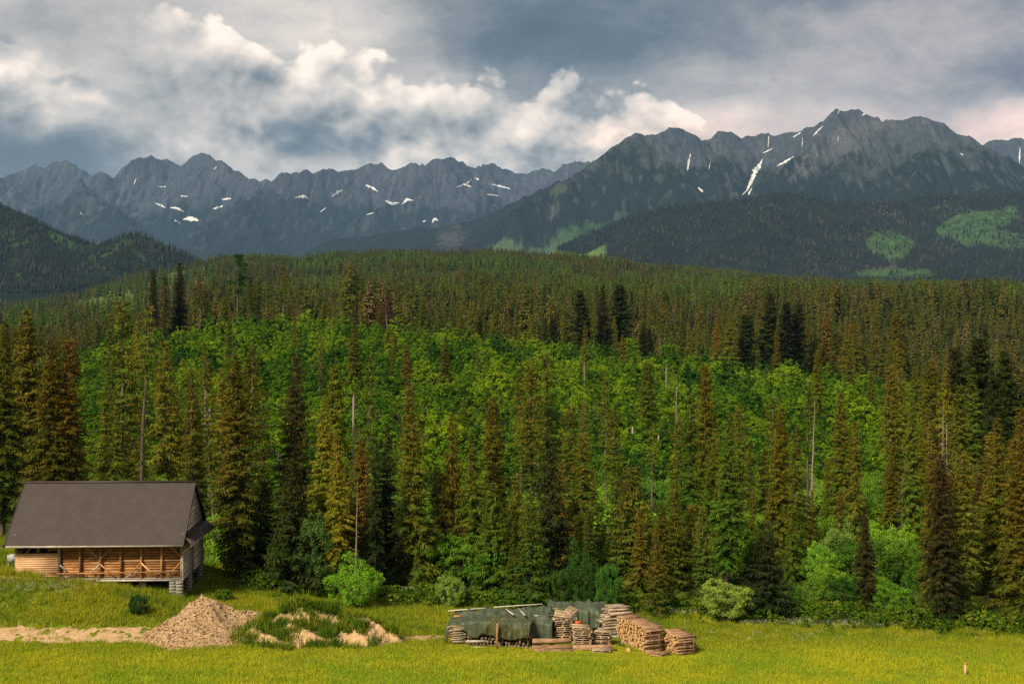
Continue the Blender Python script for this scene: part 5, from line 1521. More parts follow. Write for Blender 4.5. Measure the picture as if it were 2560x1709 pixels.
    def drape(name, base, u, nrm, Ln, sect, mat, label, seed, ns=110, nt=64, fold=.07, hang=None, thick=.012):
        """A cloth: sect(s) gives the section polyline (distance towards camera, height) from back to front at s in 0..1; wrinkled, with folds below the edge."""
        r = np.random.RandomState(seed)
        S = np.linspace(0, 1, ns); Tt = np.linspace(0, 1, nt); V = np.zeros((ns, nt, 3))
        for a, s in enumerate(S):
            pl = np.array(sect(s)); L = np.concatenate([[0], np.cumsum(np.hypot(*np.diff(pl, axis=0).T))]); L /= L[-1]
            # soften the corners
            y = np.interp(Tt, L, pl[:, 0]); z = np.interp(Tt, L, pl[:, 1])
            k = np.array([1, 2, 3, 2, 1]) / 9.0
            y[2:-2] = np.convolve(y, k, 'valid'); z[2:-2] = np.convolve(z, k, 'valid')
            V[a] = np.column_stack([np.full(nt, s * Ln), y, z])
        s_ = V[..., 0]; t_ = Tt[None, :] * np.ones((ns, 1))
        w = fbm(s_ * 1.1, t_ * 3.6, 4, seed) * .26 + .15 * ridged(s_ * 1.1 + t_ * 2.0, t_ * 3.2 - s_ * .6, 3, seed + 3)
        V[..., 2] += (w - .07) * (1 - sstep(t_, .55, .75) * .7)
        fl = sstep(t_, .58, .98)
        V[..., 1] += fl * fold * (np.sin(s_ * 7.5 + 2.2 * fbm(s_, s_ * 0 + seed, 2, seed)) + .6 * np.sin(s_ * 16 + seed)) + fl * .05
        V[..., 0] += fl * .05 * np.sin(s_ * 9 + 1)
        W = V.reshape(-1, 3)
        P = np.column_stack([base[0] + u[0] * W[:, 0] + nrm[0] * W[:, 1], base[1] + u[1] * W[:, 0] + nrm[1] * W[:, 1], W[:, 2]])
        o = mesh_obj(name, P, grid_faces(ns, nt), mat, smooth=True)
        o.modifiers.new('thickness', 'SOLIDIFY').thickness = thick
        tag(o, label, 'tarp'); return o
    rec = lambda s: 1.3 * float(sstep(s, .76, .86))
    hemA = lambda s: float(np.interp(s, [0, .04, .09, .18, .27, .31, .36, .75, .86], [.15, .45, 1.32, 1.12, .62, .55, .9, 1.2, .25]))
    topf = lambda s: float(np.interp(s, [0, .05, .16, .36, .56, .8, 1], [1.25, 1.45, 1.62, 1.78, 1.72, 1.66, 1.6]))
    topb = lambda s: float(np.interp(s, [0, .05, .4, .55, .88, .95, 1], [1.68, 1.78, 1.98, 2.03, 2.25, 2.2, 1.6]))
    drape('green_tarp', F0 - u * .25, u, nrm, ln + 1.45, lambda s: [(-3.0, .5), (-2.8, topb(s)), (-1.6, (topb(s) + topf(s)) / 2 - .06), (-.10 - rec(s), topf(s)), (.10 - rec(s), topf(s) - .14), (.16 - rec(s), hemA(s))], TARP, 'large dark green tarp draped over the long split-wood pile', 5)
    hemB = lambda s: float(np.interp(s, [0, .15, .4, .6, .8, 1], [1.05, .85, .68, .60, .72, .85]))
    b0 = F0 + u * 2.35
    drape('olive_tarp', b0, u, nrm, 3.25, lambda s: [(-.9, topf(.5) - .02 - .1 * s), (-.05, topf(.5) - .02 - .12 * s), (.20, topf(.5) - .2 - .12 * s), (.27, hemB(s))], TARP2, 'olive woven tarp hanging in folds over the front of the pile', 9, fold=.10)
    # tarp over the far pile behind the pallets
    C0 = np.array([2.4, 97.5]); cu = np.array([.995, -.10]); cn = np.array([-.10, -.995])
    drape('grey_green_tarp', C0, cu, cn, 4.1, lambda s: [(-1.9, .3), (-1.7, 1.95 - .1 * abs(s - .5)), (-.2, 1.85 - .5 * max(0, s - .75) * 4 * .5), (.1, 1.6 - .5 * max(0, s - .75)), (.25, .55)], TARP, 'smaller dark green tarp over the pile behind the pallets', 13, fold=.09)
    for j in range(4):
        for k in range(3):
            o = bpy.data.objects.new('long_branch', log_mesh('long_branch', 3.2, round_prof(.2, 8, j), [OLDBARK, OLDEND], 480 + j)) if (j == 0 and k == 0) else bpy.data.objects.new('long_branch', bpy.data.meshes['long_branch'])
            COL.objects.link(o); o.location = (4.75, 98.0 + k * .5, .22 + j * .42); o.rotation_euler = (j, 0, -.10)
            tag(o, 'long dark branch wood under the smaller tarp behind the pallets', 'log', 'branch wood under the small tarp')
    # boards and weights on the tarps, props in front
    def plank(a, b, w, t, mat, lab):
        A, Bp = np.array(px(*a)), np.array(px(*b)); o = beam('board', A, Bp, t, w, mat); tag(o, lab, 'board')
    zp = lambda x, y: (1060 + .315 * x, 1450 + .315 * y)
    plank((*zp(190, 240), 96.7), (*zp(500, 217), 96.55), .16, .05, WHITEWOOD, 'long bleached board on the back edge of the green tarp, at its low end')
    plank((*zp(555, 211), 96.5), (*zp(942, 186), 96.0), .16, .05, WHITEWOOD, 'long bleached board on the back edge of the green tarp, at its high end')
    plank((*zp(1010, 226), 97.4), (*zp(1282, 210), 98.6), .16, .09, LOGBARK, 'brown pole lying on the smaller tarp behind the pallets')
    plank((*zp(878, 279), 94.6), (*zp(1022, 275), 94.9), .14, .05, WHITEWOOD, 'short pale board on the tarp beside the pallets')
    plank((*zp(652, 226), 95.6), (*zp(712, 272), 94.0), .16, .05, OLDWOOD, 'first of two short grey boards weighing the tarp down')
    plank((*zp(755, 222), 95.5), (*zp(802, 278), 93.8), .16, .05, OLDWOOD, 'second of two short grey boards, nearer the pallets')
    plank((*zp(238, 287), 95.3), (*zp(300, 279), 95.3), .2, .12, BROWNWOOD, 'short brown block on the low end of the tarp')
    plank((*zp(330, 484), 93.55), (*zp(492, 482), 93.25), .03, .16, WHITEWOOD, 'pale board leaning on the split logs under the tarp')
    plank((*zp(375, 530), 93.3), (*zp(470, 533), 93.1), .03, .12, OLDWOOD, 'grey board lying at the foot of the split logs')
    X, Y, z = px(1242.7, 1610, 92.93)
    o = rod('prop_post', [(X, Y, -.1), (X + .01, Y + .02, 1.72)], [.065, .055], BROWNWOOD, None, 8); tag(o, 'upright brown post holding the tarp in front', 'post')
    X, Y, z = px(1117, 1606, 94.1)
    o = rod('prop_post', [(X, Y, -.1), (X + .02, Y, 1.5)], [.04, .035], OLDBARK, None, 7); tag(o, 'thin dark post at the low end of the tarp', 'post')
    # bundle of pale sticks at the low end
    for i in range(22):
        X, Y = -3.75 + U(-.28, .28), 93.85 + U(-.08, .08); o = rod('stick', [(X - U(.3, .45), Y, .25 + i * .052), (X + U(.3, .45), Y + U(-.05, .05), .27 + i * .052)], U(.018, .03), WHITEWOOD if i % 3 else BROWNWOOD, None, 5)
        tag(o, 'thin pale stick stacked at the low end of the tarp', 'stick', 'pale sticks')
build_woodyard()

# ------------------------------------------------------------------ bare earth, mounds, grass
def soil_material(name, a, b, c2, scale):
    m, g = material(name)
    p = geo_pos(g)
    n = g.noise(p, scale, 6, .7); n2 = g.noise(p, scale * .15, 4, .6); n3 = g.noise(p, scale * 4, 4, .7)
    c = g.mix(n.step(.3, .7), a, b); c = g.mix(n2.step(.45, .7), c, c2)
    finish(g, c, .95, n * .6 + n3 * .4, .9, .05, bump_d=.08)
    return m
SAND = soil_material('pale_sandy_soil', (.300, .185, .095), (.480, .330, .185), (.360, .240, .130), 4.0)
RUBBLE = soil_material('grey_tan_rubble', (.240, .150, .080), (.420, .285, .165), (.330, .220, .125), 5.0)

def point_in(poly, X, Y):
    ins = np.zeros(X.shape, bool); n = len(poly)
    for i in range(n):
        (x0, y0), (x1, y1) = poly[i], poly[(i + 1) % n]
        ins ^= ((y0 > Y) != (y1 > Y)) & (X < (x1 - x0) * (Y - y0) / (y1 - y0 + 1e-12) + x0)
    return ins
BARE = []                                   # world polygons without grass
def sheet(name, poly_px, mat, label, step=.12, lift=.03, rag=.5):
    """A draped sheet of bare earth; the outline is given as photograph pixels on the ground."""
    poly = [gpt(x, y)[:2] for x, y in poly_px]
    P = np.array(poly); x0, y0 = P.min(0) - 1; x1, y1 = P.max(0) + 1
    X = np.arange(x0, x1, step); Y = np.arange(y0, y1, step); XX, YY = np.meshgrid(X, Y)
    nx = rag * fbm(XX / .9, YY / .9, 3, 5); ny = rag * fbm(XX / .9, YY / .9, 3, 15)
    ins = point_in(poly, XX + nx, YY + ny)
    ins &= fbm(XX / .8, YY / .5, 3, 25) < .42
    v = np.stack([XX, YY, ground_z(XX, YY) + lift], -1).reshape(-1, 3)
    f = grid_faces(len(Y), len(X)); f = f[ins.ravel()[f].all(1)]
    used = np.unique(f); mp = np.full(len(v), -1); mp[used] = np.arange(len(used))
    o = mesh_obj(name, v[used], mp[f], mat, smooth=True); tag(o, label, 'path', kind='structure')
    BARE.append((poly, nx.std()))
sheet('footpath', [(-60, 1436), (60, 1442), (150, 1447), (250, 1457), (340, 1470), (450, 1484), (450, 1489), (340, 1480), (240, 1468), (150, 1458), (60, 1452), (-60, 1448)], SAND, 'narrow pale footpath running along the foot of the barn')
sheet('dirt_yard', [(-60, 1572), (60, 1566), (200, 1570), (330, 1566), (420, 1572), (470, 1600), (420, 1614), (300, 1606), (150, 1610), (-60, 1604)], SAND, 'bare sandy track leading to the rubble mound')
sheet('bare_patch', [(1000, 1592), (1060, 1586), (1110, 1588), (1116, 1598), (1060, 1603), (1000, 1602)], SAND, 'small bare straw-coloured patch beside the tarp pile')

def mound(name, segs, k, kap, ext, step, rough, seed, mat, label, cols=None):
    X = np.arange(ext[0], ext[1], step); Y = np.arange(ext[2], ext[3], step); XX, YY = np.meshgrid(X, Y)
    g0 = ground_z(XX, YY)
    wx = .35 * fbm(XX / 1.1, YY / 1.1, 4, seed); wy = .35 * fbm(XX / 1.1, YY / 1.1, 4, seed + 7)
    H = seg_field(X, Y, XX + wx, YY + wy, segs, k, kap, -.3, 1.0)
    H = np.maximum(H, seg_field(X, Y, XX, YY, segs, k, kap, -.3, 1.0) - .12)
    # a soft foot where it meets the ground
    d = H - g0; foot = np.where(d > .3, d, .3 * np.exp((d - .3) / .3))
    foot = foot - .06
    H = g0 + foot + rough * fbm(XX / .35, YY / .35, 4, seed + 3) * sstep(foot, .02, .3)
    o = mesh_obj(name, np.stack([XX, YY, H], -1).reshape(-1, 3), grid_faces(len(Y), len(X)), mat, smooth=True, cols=None if cols is None else cols(XX, YY, H, foot).reshape(-1, 3))
    tag(o, label, 'mound')
    return dict(x=X, y=Y, z=H, foot=foot)
M1 = mound('rubble_mound', [((-21.35, 96.7, 2.95), (-21.2, 96.8, 2.9)), ((-21.2, 96.8, 2.9), (-19.6, 97.2, 2.0)), ((-19.6, 97.2, 1.85), (-18.5, 97.5, 1.75)), ((-18.5, 97.5, 1.75), (-17.0, 97.7, 1.45)), ((-21.4, 96.6, 2.6), (-22.1, 95.4, 1.2))],
           1.02, 9, (-27.5, -14.5, 91.0, 101.0), .085, .09, 3, RUBBLE, 'tall cone of tan rubble and wood chips beside the track')
def sand_at(X, Y, Z):
    """Where the heap's soil has slipped and lies bare."""
    PX = X / Y * FPX + 1280; PY = HOR - (Z - CZ) / Y * FPX; s = 0
    n = .95 * fbm(X / .8, Y / .8, 4, 53) + .4 * fbm(X / .25, Y / .25, 2, 54)
    for cx, cy, rx, ry, rot in ((745, 1546, 34, 16, -10), (655, 1596, 42, 17, 10), (770, 1600, 44, 17, -12), (885, 1598, 62, 24, 0), (925, 1566, 24, 22, 30), (965, 1590, 60, 20, 22), (715, 1612, 70, 8, 0), (650, 1560, 16, 8, 0)):
        a = math.radians(rot); u = (PX - cx) * math.cos(a) + (PY - cy) * math.sin(a); v = -(PX - cx) * math.sin(a) + (PY - cy) * math.cos(a)
        s = np.maximum(s, 1 - sstep(np.hypot(u / rx, v / ry) + n, .8, 1.05))
    return s
def m2cols(XX, YY, H, foot):
    n = fbm(XX / 1.6, YY / 1.2, 4, 51) + .35 * fbm(XX / .5, YY / .5, 3, 52)
    gy, gx = np.gradient(H)
    face = sstep(gy / .085, .15, .6)                 # the slipped, camera-facing faces are bare
    s = sstep(n + face * .95, .36, .58)
    s = np.maximum(s * .6, sand_at(XX, YY, H))
    c = lerp(const(XX, (.060, .090, .012)), (.44, .29, .155), s)
    return c
mm, gg = material('slipped_soil')
_p = geo_pos(gg); _n = gg.noise(_p, 5, 6, .7)
finish(gg, gg.mix(1.0, gg.attr('Col', 'Color'), gg.ramp(_n, [(.3, (.6, .58, .55)), (.7, (1.25, 1.25, 1.25))]), 'MULTIPLY'), .95, _n, .8, .05, bump_d=.08)
M2 = mound('overgrown_soil_mound', [((-17.6, 95.6, 1.2), (-16.2, 95.8, 1.7)), ((-16.2, 95.8, 1.7), (-14.4, 96.0, 2.45)), ((-14.4, 96.0, 2.45), (-12.8, 96.0, 2.1)), ((-12.8, 96.0, 2.0), (-11.2, 95.8, 1.6)), ((-11.2, 95.8, 1.6), (-9.9, 95.3, 1.85)), ((-9.9, 95.3, 1.8), (-7.7, 94.6, .6)),
                    ((-15.8, 94.9, .95), (-15.0, 94.5, .8)), ((-13.4, 94.8, .9), (-12.5, 94.5, .9)), ((-11.7, 94.8, 1.1), (-10.8, 94.4, .9))],
           1.0, 7, (-20.5, -5.5, 91.5, 100), .085, .20, 13, mm, 'low overgrown soil heap with slipped pale sandy faces', m2cols)

def build_grass():
    rng = np.random.RandomState(31)
    m, g = material('grass_blades')
    t = g.attr('tint'); rnd = obj_random(g); p = obj_pos(g)
    x, y, z = g.sep(p)
    n = g.noise(p, .16, 4, .6); n2 = g.noise(p, .8, 3, .6)
    hay = g.mix((n * .6 + n2 * .4).step(.42, .58), (.370, .390, .020), (.235, .335, .018))
    lush = g.mix((n * .5 + n2 * .5).step(.40, .60), (.130, .205, .012), (.310, .320, .017))
    c = g.mix((y + (n - .5) * 9).step(88.5, 97.5), hay, lush)
    c = g.mix(((rnd - .86) * 7).clamp() * .6, c, (.30, .22, .06))
    c = g.mix(1.0, c, g.mix(t.clamp(), (.70, .72, .70), (1.30, 1.25, 1.2)), 'MULTIPLY')
    finish(g, c, .65, spec=.04, trans=.35)
    md, gd = material('mound_weed_blades')
    td = gd.attr('tint'); nd = gd.noise(obj_pos(gd), .9, 3, .6)
    finish(gd, gd.mix(1.0, gd.mix(nd.step(.40, .62), (.055, .125, .010), (.200, .230, .014)), gd.mix(td.clamp(), (.6, .62, .6), (1.4, 1.35, 1.3)), 'MULTIPLY'), .65, spec=.04, trans=.35)
    def tuft(seed, n, rad, h0, h1, w, m=m):
        r = np.random.RandomState(seed)
        a = r.rand(n) * 6.283; q = np.sqrt(r.rand(n)) * rad
        B = np.column_stack([np.cos(a) * q, np.sin(a) * q, np.zeros(n)])
        D = unit(np.column_stack([r.normal(0, .28, (n, 2)), np.ones(n)])); S = unit(np.cross(D, r.normal(0, 1, (n, 3))))
        v, f = kites(B, D, S, r.uniform(h0, h1, n), r.uniform(w * .6, w, n), .35)
        return hidden_source('tuft_kind', v, f, np.repeat(r.rand(n), 4), m)
    src = [tuft(i, 26, .34, .12, .34, .016) for i in range(4)]
    n_ = 52000
    Y = np.sqrt(rng.uniform(80.5 ** 2, 118 ** 2, n_)); xp = rng.uniform(-70, 2630, n_); X = (xp - 1280) / FPX * Y
    ok = np.ones(n_, bool)
    for poly, _ in BARE: ok &= ~point_in(poly, X, Y) | (rng.rand(n_) < .07)
    ok &= Y < np.interp(xp, [0, 600, 700, 1700, 1800, 2560], [118, 116, 110, 106, 104, 100]) + rng.normal(0, 1.2, n_)
    for M in (M1,):
        i = np.clip(np.searchsorted(M['x'], X), 0, len(M['x']) - 1); j = np.clip(np.searchsorted(M['y'], Y), 0, len(M['y']) - 1)
        inside = (X > M['x'][0]) & (X < M['x'][-1]) & (Y > M['y'][0]) & (Y < M['y'][-1]) & (M['foot'][j, i] > .06)
        ok &= ~inside
    inm = (X > M2['x'][0]) & (X < M2['x'][-1]) & (Y > M2['y'][0]) & (Y < M2['y'][-1])
    i = np.clip(np.searchsorted(M2['x'], X), 0, len(M2['x']) - 1); j = np.clip(np.searchsorted(M2['y'], Y), 0, len(M2['y']) - 1)
    ok &= ~(inm & (M2['foot'][j, i] > .04))
    ok &= ~((X > -4.4) & (X < 11.8) & (Y > 93.3 - .0 * X) & (Y < 98) & (rng.rand(n_) < .97))
    ok &= ~((X > .8) & (X < 7.2) & (Y > 91.4) & (Y < 93.4) & (rng.rand(n_) < .95)) & ~((X > 8.3) & (X < 12.3) & (Y > 90.2) & (Y < 93.4) & (rng.rand(n_) < .75))
    # none inside the barn
    bx = (X - BORG[0]) * math.cos(BTH) + (Y - BORG[1]) * math.sin(BTH); by = -(X - BORG[0]) * math.sin(BTH) + (Y - BORG[1]) * math.cos(BTH)
    ok &= ~((bx > .1) & (bx < 12.3) & (by > .4) & (by < 8.2))
    X, Y = X[ok], Y[ok]
    Z = ground_z(X, Y) - .02
    tall = np.where(Y > 96.5, 1.25, .95) * (1 + .5 * np.clip(fbm(X / 3, Y / 3, 3, 65), -.6, 1)) + .9 * sstep(Y, 99.0, 101.2) * (X < -24) * (rng.rand(len(X)) < .8)
    tall = tall * np.where((X > -4.5) & (X < 12.5) & (Y > 89.6) & (Y < 93.6), .45, 1)      # trodden round the wood yard
    scl = tall * rng.uniform(.7, 1.3, len(X))
    w = rng.uniform(.8, 1.3, len(X))
    scatter('meadow_grass', np.column_stack([X, Y, Z]), spins(rng, len(X), .08), np.column_stack([w, w, scl]), src, rng, 'yellow-green meadow grass across the foreground and up to the barn', 'grass')

    # tall weeds on the overgrown mound
    k = 9000
    Xm = rng.uniform(M2['x'][0], M2['x'][-1], k); Ym = rng.uniform(M2['y'][0], M2['y'][-1], k)
    i = np.clip(np.searchsorted(M2['x'], Xm), 1, len(M2['x']) - 2); j = np.clip(np.searchsorted(M2['y'], Ym), 1, len(M2['y']) - 2)
    n = fbm(Xm / 1.6, Ym / 1.2, 4, 51) + .35 * fbm(Xm / .5, Ym / .5, 3, 52)
    face = sstep((M2['z'][j + 1, i] - M2['z'][j - 1, i]) / .17, .15, .6)
    ok = (n + face * .95 < .60) & (sand_at(Xm, Ym, M2['z'][j, i]) < .35 + .3 * rng.rand(k)) & ((M2['foot'][j, i] > .35 + .5 * fbm(Xm, Ym, 2, 58)) | (rng.rand(k) < .35)) & (M2['foot'][j, i] > .03)
    src2 = [tuft(20 + q, 34, .30, .2, .62, .024, md) for q in range(3)]
    X, Y, Z = Xm[ok], Ym[ok], M2['z'][j, i][ok] - .03
    s = rng.uniform(.5, 1.5, len(X)) * (1 + .9 * fbm(X / 1.1, Y / 1.1, 2, 66))
    scatter('mound_weeds', np.column_stack([X, Y, Z]), spins(rng, len(X), .15), np.column_stack([s, s, s]), src2, rng, 'tall green weeds growing over the soil heap', 'weeds')

    # rank weeds where the meadow meets the wood
    k = 3600; xp = rng.uniform(560, 2620, k)
    Y = np.interp(xp, [560, 700, 1240, 1700, 1800, 2560], [111, 110.5, 107, 104.5, 102.5, 98.5]) + rng.normal(0, 1.1, k); X = (xp - 1280) / FPX * Y
    mw, gw = material('rank_weeds'); rw = obj_random(gw); tw = gw.attr('tint')
    finish(gw, gw.mix(1.0, gw.ramp(rw, [(0, (.040, .100, .010)), (.6, (.090, .165, .012)), (1, (.190, .225, .018))]), gw.mix(tw.clamp(), (.6, .62, .6), (1.4, 1.35, 1.3)), 'MULTIPLY'), .65, spec=.04, trans=.35)
    ws = []
    for q in range(3):
        tr, cr = leafy(500 + q, .85, .34, .1, 10, 16, .10, lobes=3, upright=.5); ws.append(hidden_source('weed_kind', cr[0], cr[1], cr[2], mw))
    s = rng.uniform(.5, 1.5, k) * (1 + .5 * fbm(X / 2.5, Y / 2.5, 2, 67)); q = (fbm(X / 3, Y / 3, 3, 69) > -.15)
    scatter('edge_weeds', np.column_stack([X, Y, ground_z(X, Y) - .05])[q], spins(rng, k, .1)[q], np.column_stack([s, s, s])[q], ws, rng, 'rank green weeds where the meadow meets the wood', 'weeds')

    # chips and stones on the rubble cone
    mc, gc = material('rubble_chips')
    rr = obj_random(gc)
    finish(gc, gc.ramp(rr, [(0, (.16, .098, .050)), (.5, (.31, .205, .108)), (1, (.46, .32, .18))]), .9, spec=.1)
    r = np.random.RandomState(8); chips = []
    for q in range(4):
        v = boxv(-.11, .11, -.05, .05, -.018, .018) * [r.uniform(.6, 1.3), r.uniform(.6, 1.5), r.uniform(.7, 1.6)] + r.normal(0, .012, (8, 3))
        chips.append(hidden_source('chip_kind', v, BOXF, np.zeros(8), mc))
    k = 9000
    Xm = rng.uniform(M1['x'][0], M1['x'][-1], k); Ym = rng.uniform(M1['y'][0], M1['y'][-1], k)
    i = np.clip(np.searchsorted(M1['x'], Xm), 0, len(M1['x']) - 1); j = np.clip(np.searchsorted(M1['y'], Ym), 0, len(M1['y']) - 1)
    ok = M1['foot'][j, i] > .05
    s = rng.uniform(.3, 1.0, ok.sum()) ** 2 * .9
    scatter('rubble_chips', np.column_stack([Xm[ok], Ym[ok], M1['z'][j, i][ok] + .01]), rng.uniform(-.7, .7, (ok.sum(), 3)) + np.column_stack([np.zeros((ok.sum(), 2)), rng.rand(ok.sum()) * 6]), np.column_stack([s, s, s]), chips, rng, 'wood chips and stones strewn over the rubble cone', 'rubble')

    # flowers
    def flowers(name, col, col2, pts, label, size, hgt):
        mf, gf = material(name)
        finish(gf, gf.mix(obj_random(gf), col, col2), .6, spec=.1, trans=.3)
        r = np.random.RandomState(len(pts)); a = r.rand(9) * 6.28
        src = []
        for q in range(2):
            B = np.column_stack([r.normal(0, .10, 9), r.normal(0, .10, 9), r.uniform(hgt * .7, hgt * 1.2, 9)])
            D = unit(np.column_stack([np.cos(a), np.sin(a), r.uniform(-.2, .5, 9)])); S = unit(np.cross(D, r.normal(0, .2, (9, 3)) + [0, 0, 1]))
            v, f = kites(B, D, S, np.full(9, size), np.full(9, size * .5), .5)
            src.append(hidden_source('flower_kind', v, f, np.zeros(36), mf))
        X, Y = pts[:, 0], pts[:, 1]
        scatter(name, np.column_stack([X, Y, ground_z(X, Y)]), spins(rng, len(X)), np.ones((len(X), 3)), src, rng, label, 'flowers')
    def clusters(spots):
        out = []
        for x, y, rx, ry, n in spots:
            X, Y, z = gpt(x, y)
            out.append(np.column_stack([X + rng.normal(0, rx, n), Y + rng.normal(0, ry, n)]))
        return np.concatenate(out)
    flowers('white_daisies', (.66, .65, .55), (.52, .52, .38), clusters([(1040, 1484, 1.2, .5, 90), (1110, 1486, 1.2, .4, 60), (2060, 1566, 2.4, .5, 110), (1960, 1566, 2.0, .4, 60), (2160, 1572, 2.2, .6, 80), (1700, 1540, 1.4, .4, 60), (70, 1480, 1.4, .3, 50), (140, 1478, .9, .3, 40), (2000, 1600, 6, 1.2, 60)]), 'white daisies in drifts along the wood edge', .05, .42)
    k = 1500; Y = rng.uniform(82, 93, k); X = (rng.uniform(0, 2560, k) - 1280) / FPX * Y; q = fbm(X / 4, Y / 3, 3, 68) > .06
    flowers('yellow_buttercups', (.70, .50, .02), (.62, .56, .05), np.column_stack([X[q], Y[q]]), 'yellow buttercups dotted through the foreground grass', .035, .30)
build_grass()

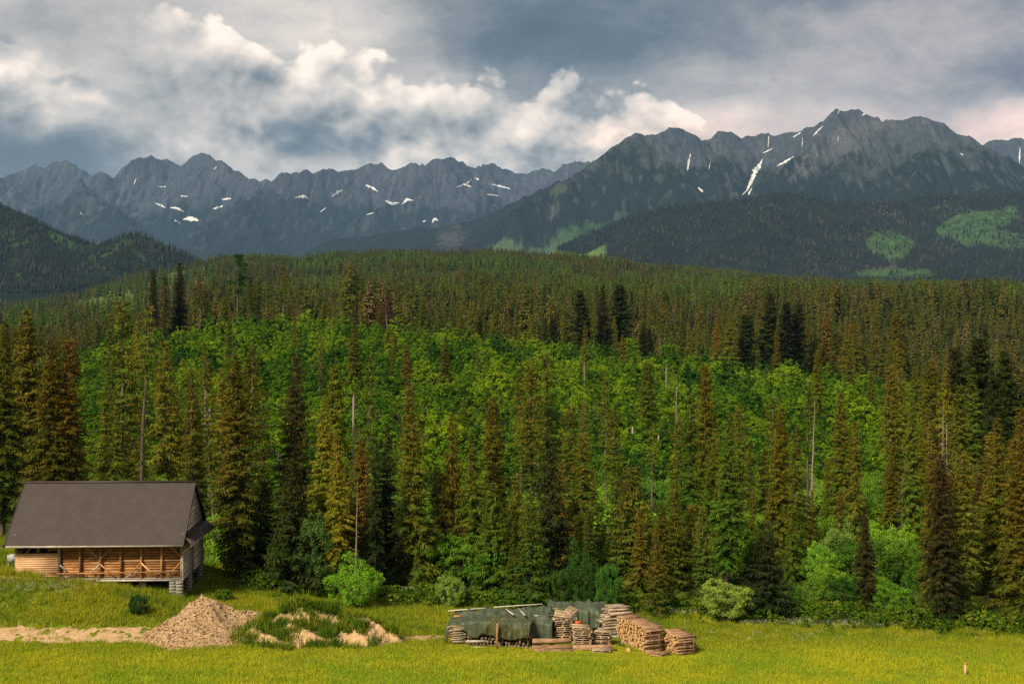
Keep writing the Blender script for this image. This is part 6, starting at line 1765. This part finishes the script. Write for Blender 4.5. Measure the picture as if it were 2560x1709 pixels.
# ------------------------------------------------------------------ snow left in the gullies
def build_snow():
    m, g = material('old_snow')
    p = geo_pos(g); n = g.noise(p, .05, 4, .6)
    finish(g, g.mix(n, (.40, .41, .42), (.54, .54, .54)), .7, spec=.2)
    def hit(R, x, y):
        Y = np.linspace(R['y'][0] + 200, R['y'][-1], 1200); X = (x - 1280) / FPX * Y; z = CZ + (HOR - y) / FPX * Y
        ins = (X > R['x'][0]) & (X < R['x'][-1])
        h = np.where(ins, height_at(R, X, Y), -1e9)
        k = np.argmax(h >= z)
        return (X[k], Y[k], h[k]) if h[k] >= z[k] else None
    def snow(R, pts, w, label):
        """A ragged strip of snow along photograph pixels, laid on the slope it is seen on."""
        P = np.array(pts, float); d = np.concatenate([[0], np.cumsum(np.hypot(*np.diff(P, axis=0).T))])
        n = max(4, int(d[-1] / 2.0)); r = np.random.RandomState(int(P[0, 0]))
        rows = []
        for i in range(n + 1):
            s = d[-1] * i / n; c = np.array([np.interp(s, d, P[:, 0]), np.interp(s, d, P[:, 1])])
            t = np.array([np.interp(min(s + 1, d[-1]), d, P[:, 0]) - np.interp(max(s - 1, 0), d, P[:, 0]), np.interp(min(s + 1, d[-1]), d, P[:, 1]) - np.interp(max(s - 1, 0), d, P[:, 1])])
            t = t / (np.linalg.norm(t) + 1e-9); nr = np.array([-t[1], t[0]])
            ww = np.interp(i / n, np.linspace(0, 1, len(w)), w) * r.uniform(.45, 1.35) * .40 * math.sin(math.pi * (i + .35) / (n + .7)) ** .5
            row = []
            for q in (-1, -.4, .4, 1):
                c2 = c + nr * ww * (q + r.normal(0, .12)); h = hit(R, c2[0], c2[1])
                row.append(h)
            if all(a is not None for a in row) and max(a[1] for a in row) - min(a[1] for a in row) < 700: rows.append(row)
            elif len(rows) > 1: break
        if len(rows) < 2: return
        V = np.array(rows)
        lift = V.reshape(-1, 3) * 1.0
        back = lift.copy(); back[:, 2] -= 3
        lift[:, 2] += 3.0; lift[:, 1] -= 3.0
        f = grid_faces(len(rows), 4); N = len(lift)
        o = mesh_obj('snow_patch', np.concatenate([lift, back]), np.concatenate([f, f[:, ::-1] + N]), m, R['o'], smooth=True)
        o['label'] = label
    F, M, T = RNG['far'], RNG['mass'], RNG['teeth']
    for pts, w in (([(387, 508), (405, 516), (420, 524)], [4, 6, 3]), ([(425, 520), (445, 522), (460, 533)], [5, 8, 3]), ([(458, 550), (475, 548), (497, 552)], [8, 14, 10]), ([(395, 467), (415, 468)], [5, 5]), ([(452, 491), (470, 493)], [4, 3]),
                   ([(533, 524), (558, 516)], [7, 4]), ([(553, 500), (578, 498)], [5, 6]), ([(436, 552), (450, 560)], [5, 4]), ([(738, 495), (760, 492), (776, 501)], [4, 8, 4]), ([(830, 493), (845, 482), (858, 476)], [5, 9, 4]),
                   ([(914, 464), (930, 470), (945, 480)], [6, 8, 3]), ([(964, 503), (980, 511), (998, 508)], [6, 9, 5]), ([(1005, 512), (1018, 500), (1035, 503)], [5, 8, 3]), ([(1140, 470), (1160, 462), (1178, 468)], [3, 6, 5]), ([(1165, 462), (1180, 448)], [4, 3]), ([(1185, 445), (1197, 452)], [7, 6]),
                   ([(1230, 462), (1255, 468), (1277, 474)], [4, 6, 5]), ([(1216, 487), (1248, 490)], [5, 4]), ([(1080, 558), (1086, 548), (1096, 552)], [4, 9, 3]), ([(915, 538), (935, 533)], [4, 3]), ([(800, 532), (815, 520)], [3, 2]), ([(535, 425), (542, 418)], [3, 2]), ([(1056, 556), (1064, 553)], [4, 3]), ([(200, 532), (206, 538)], [3, 3]), ([(335, 462), (341, 446)], [3, 2])):
        snow(F, pts, w, 'old snow patch in a gully of the far range')
    for pts, w in (([(1855, 490), (1868, 476), (1878, 455), (1888, 430), (1900, 412), (1907, 398)], [4, 8, 13, 14, 18, 5]), ([(1905, 385), (1918, 380), (1932, 372)], [4, 5, 3]), ([(1920, 372), (1922, 342)], [3, 3]), ([(1940, 418), (1965, 405), (1985, 392)], [4, 9, 4]), ([(1718, 430), (1722, 405), (1726, 386)], [5, 7, 4]), ([(1745, 470), (1758, 482)], [8, 6]),
                   ([(2032, 342), (2048, 325), (2058, 316)], [4, 5, 3]), ([(1982, 345), (2002, 333)], [4, 5]), ([(2094, 286), (2100, 276)], [4, 4]), ([(2155, 290), (2168, 284)], [8, 6]), ([(1772, 425), (1776, 405)], [2, 2]), ([(2400, 385), (2408, 390)], [4, 3]), ([(2094, 355), (2096, 342)], [2, 2]), ([(1870, 490), (1880, 470)], [5, 3]), ([(2005, 370), (2006, 345)], [2, 2])):
        snow(M, pts, w, 'old snow lying in a gully of the bare massif')
    snow(T, [(2548, 410), (2549, 385), (2550, 368)], [3, 5, 3], 'thin snow gully in the jagged ridge')
build_snow()

# ------------------------------------------------------------------ the air
def build_haze():
    x0, x1, y0, y1, z0, z1 = -33000, 33000, -31000, 46000, -140, 1760
    v = [(x0, y0, z0), (x1, y0, z0), (x1, y1, z0), (x0, y1, z0), (x0, y0, z1), (x1, y0, z1), (x1, y1, z1), (x0, y1, z1)]
    f = [(0, 3, 2, 1), (4, 5, 6, 7), (0, 1, 5, 4), (1, 2, 6, 5), (2, 3, 7, 6), (3, 0, 4, 7)]
    m = bpy.data.materials.new('air'); m.use_nodes = True
    g = G(m.node_tree); g.nodes.clear()
    n = g.new('ShaderNodeVolumePrincipled')
    n.inputs['Color'].default_value = (.34, .60, 1.0, 1)
    n.inputs['Density'].default_value = 2.1e-5
    n.inputs['Anisotropy'].default_value = .0
    o = g.new('ShaderNodeOutputMaterial'); g.links.new(n.outputs[0], o.inputs['Volume'])
    ob = mesh_obj('haze', v, f, m)
    tag(ob, 'thin blue-grey storm haze filling the valley air', 'haze', kind='stuff')
build_haze()
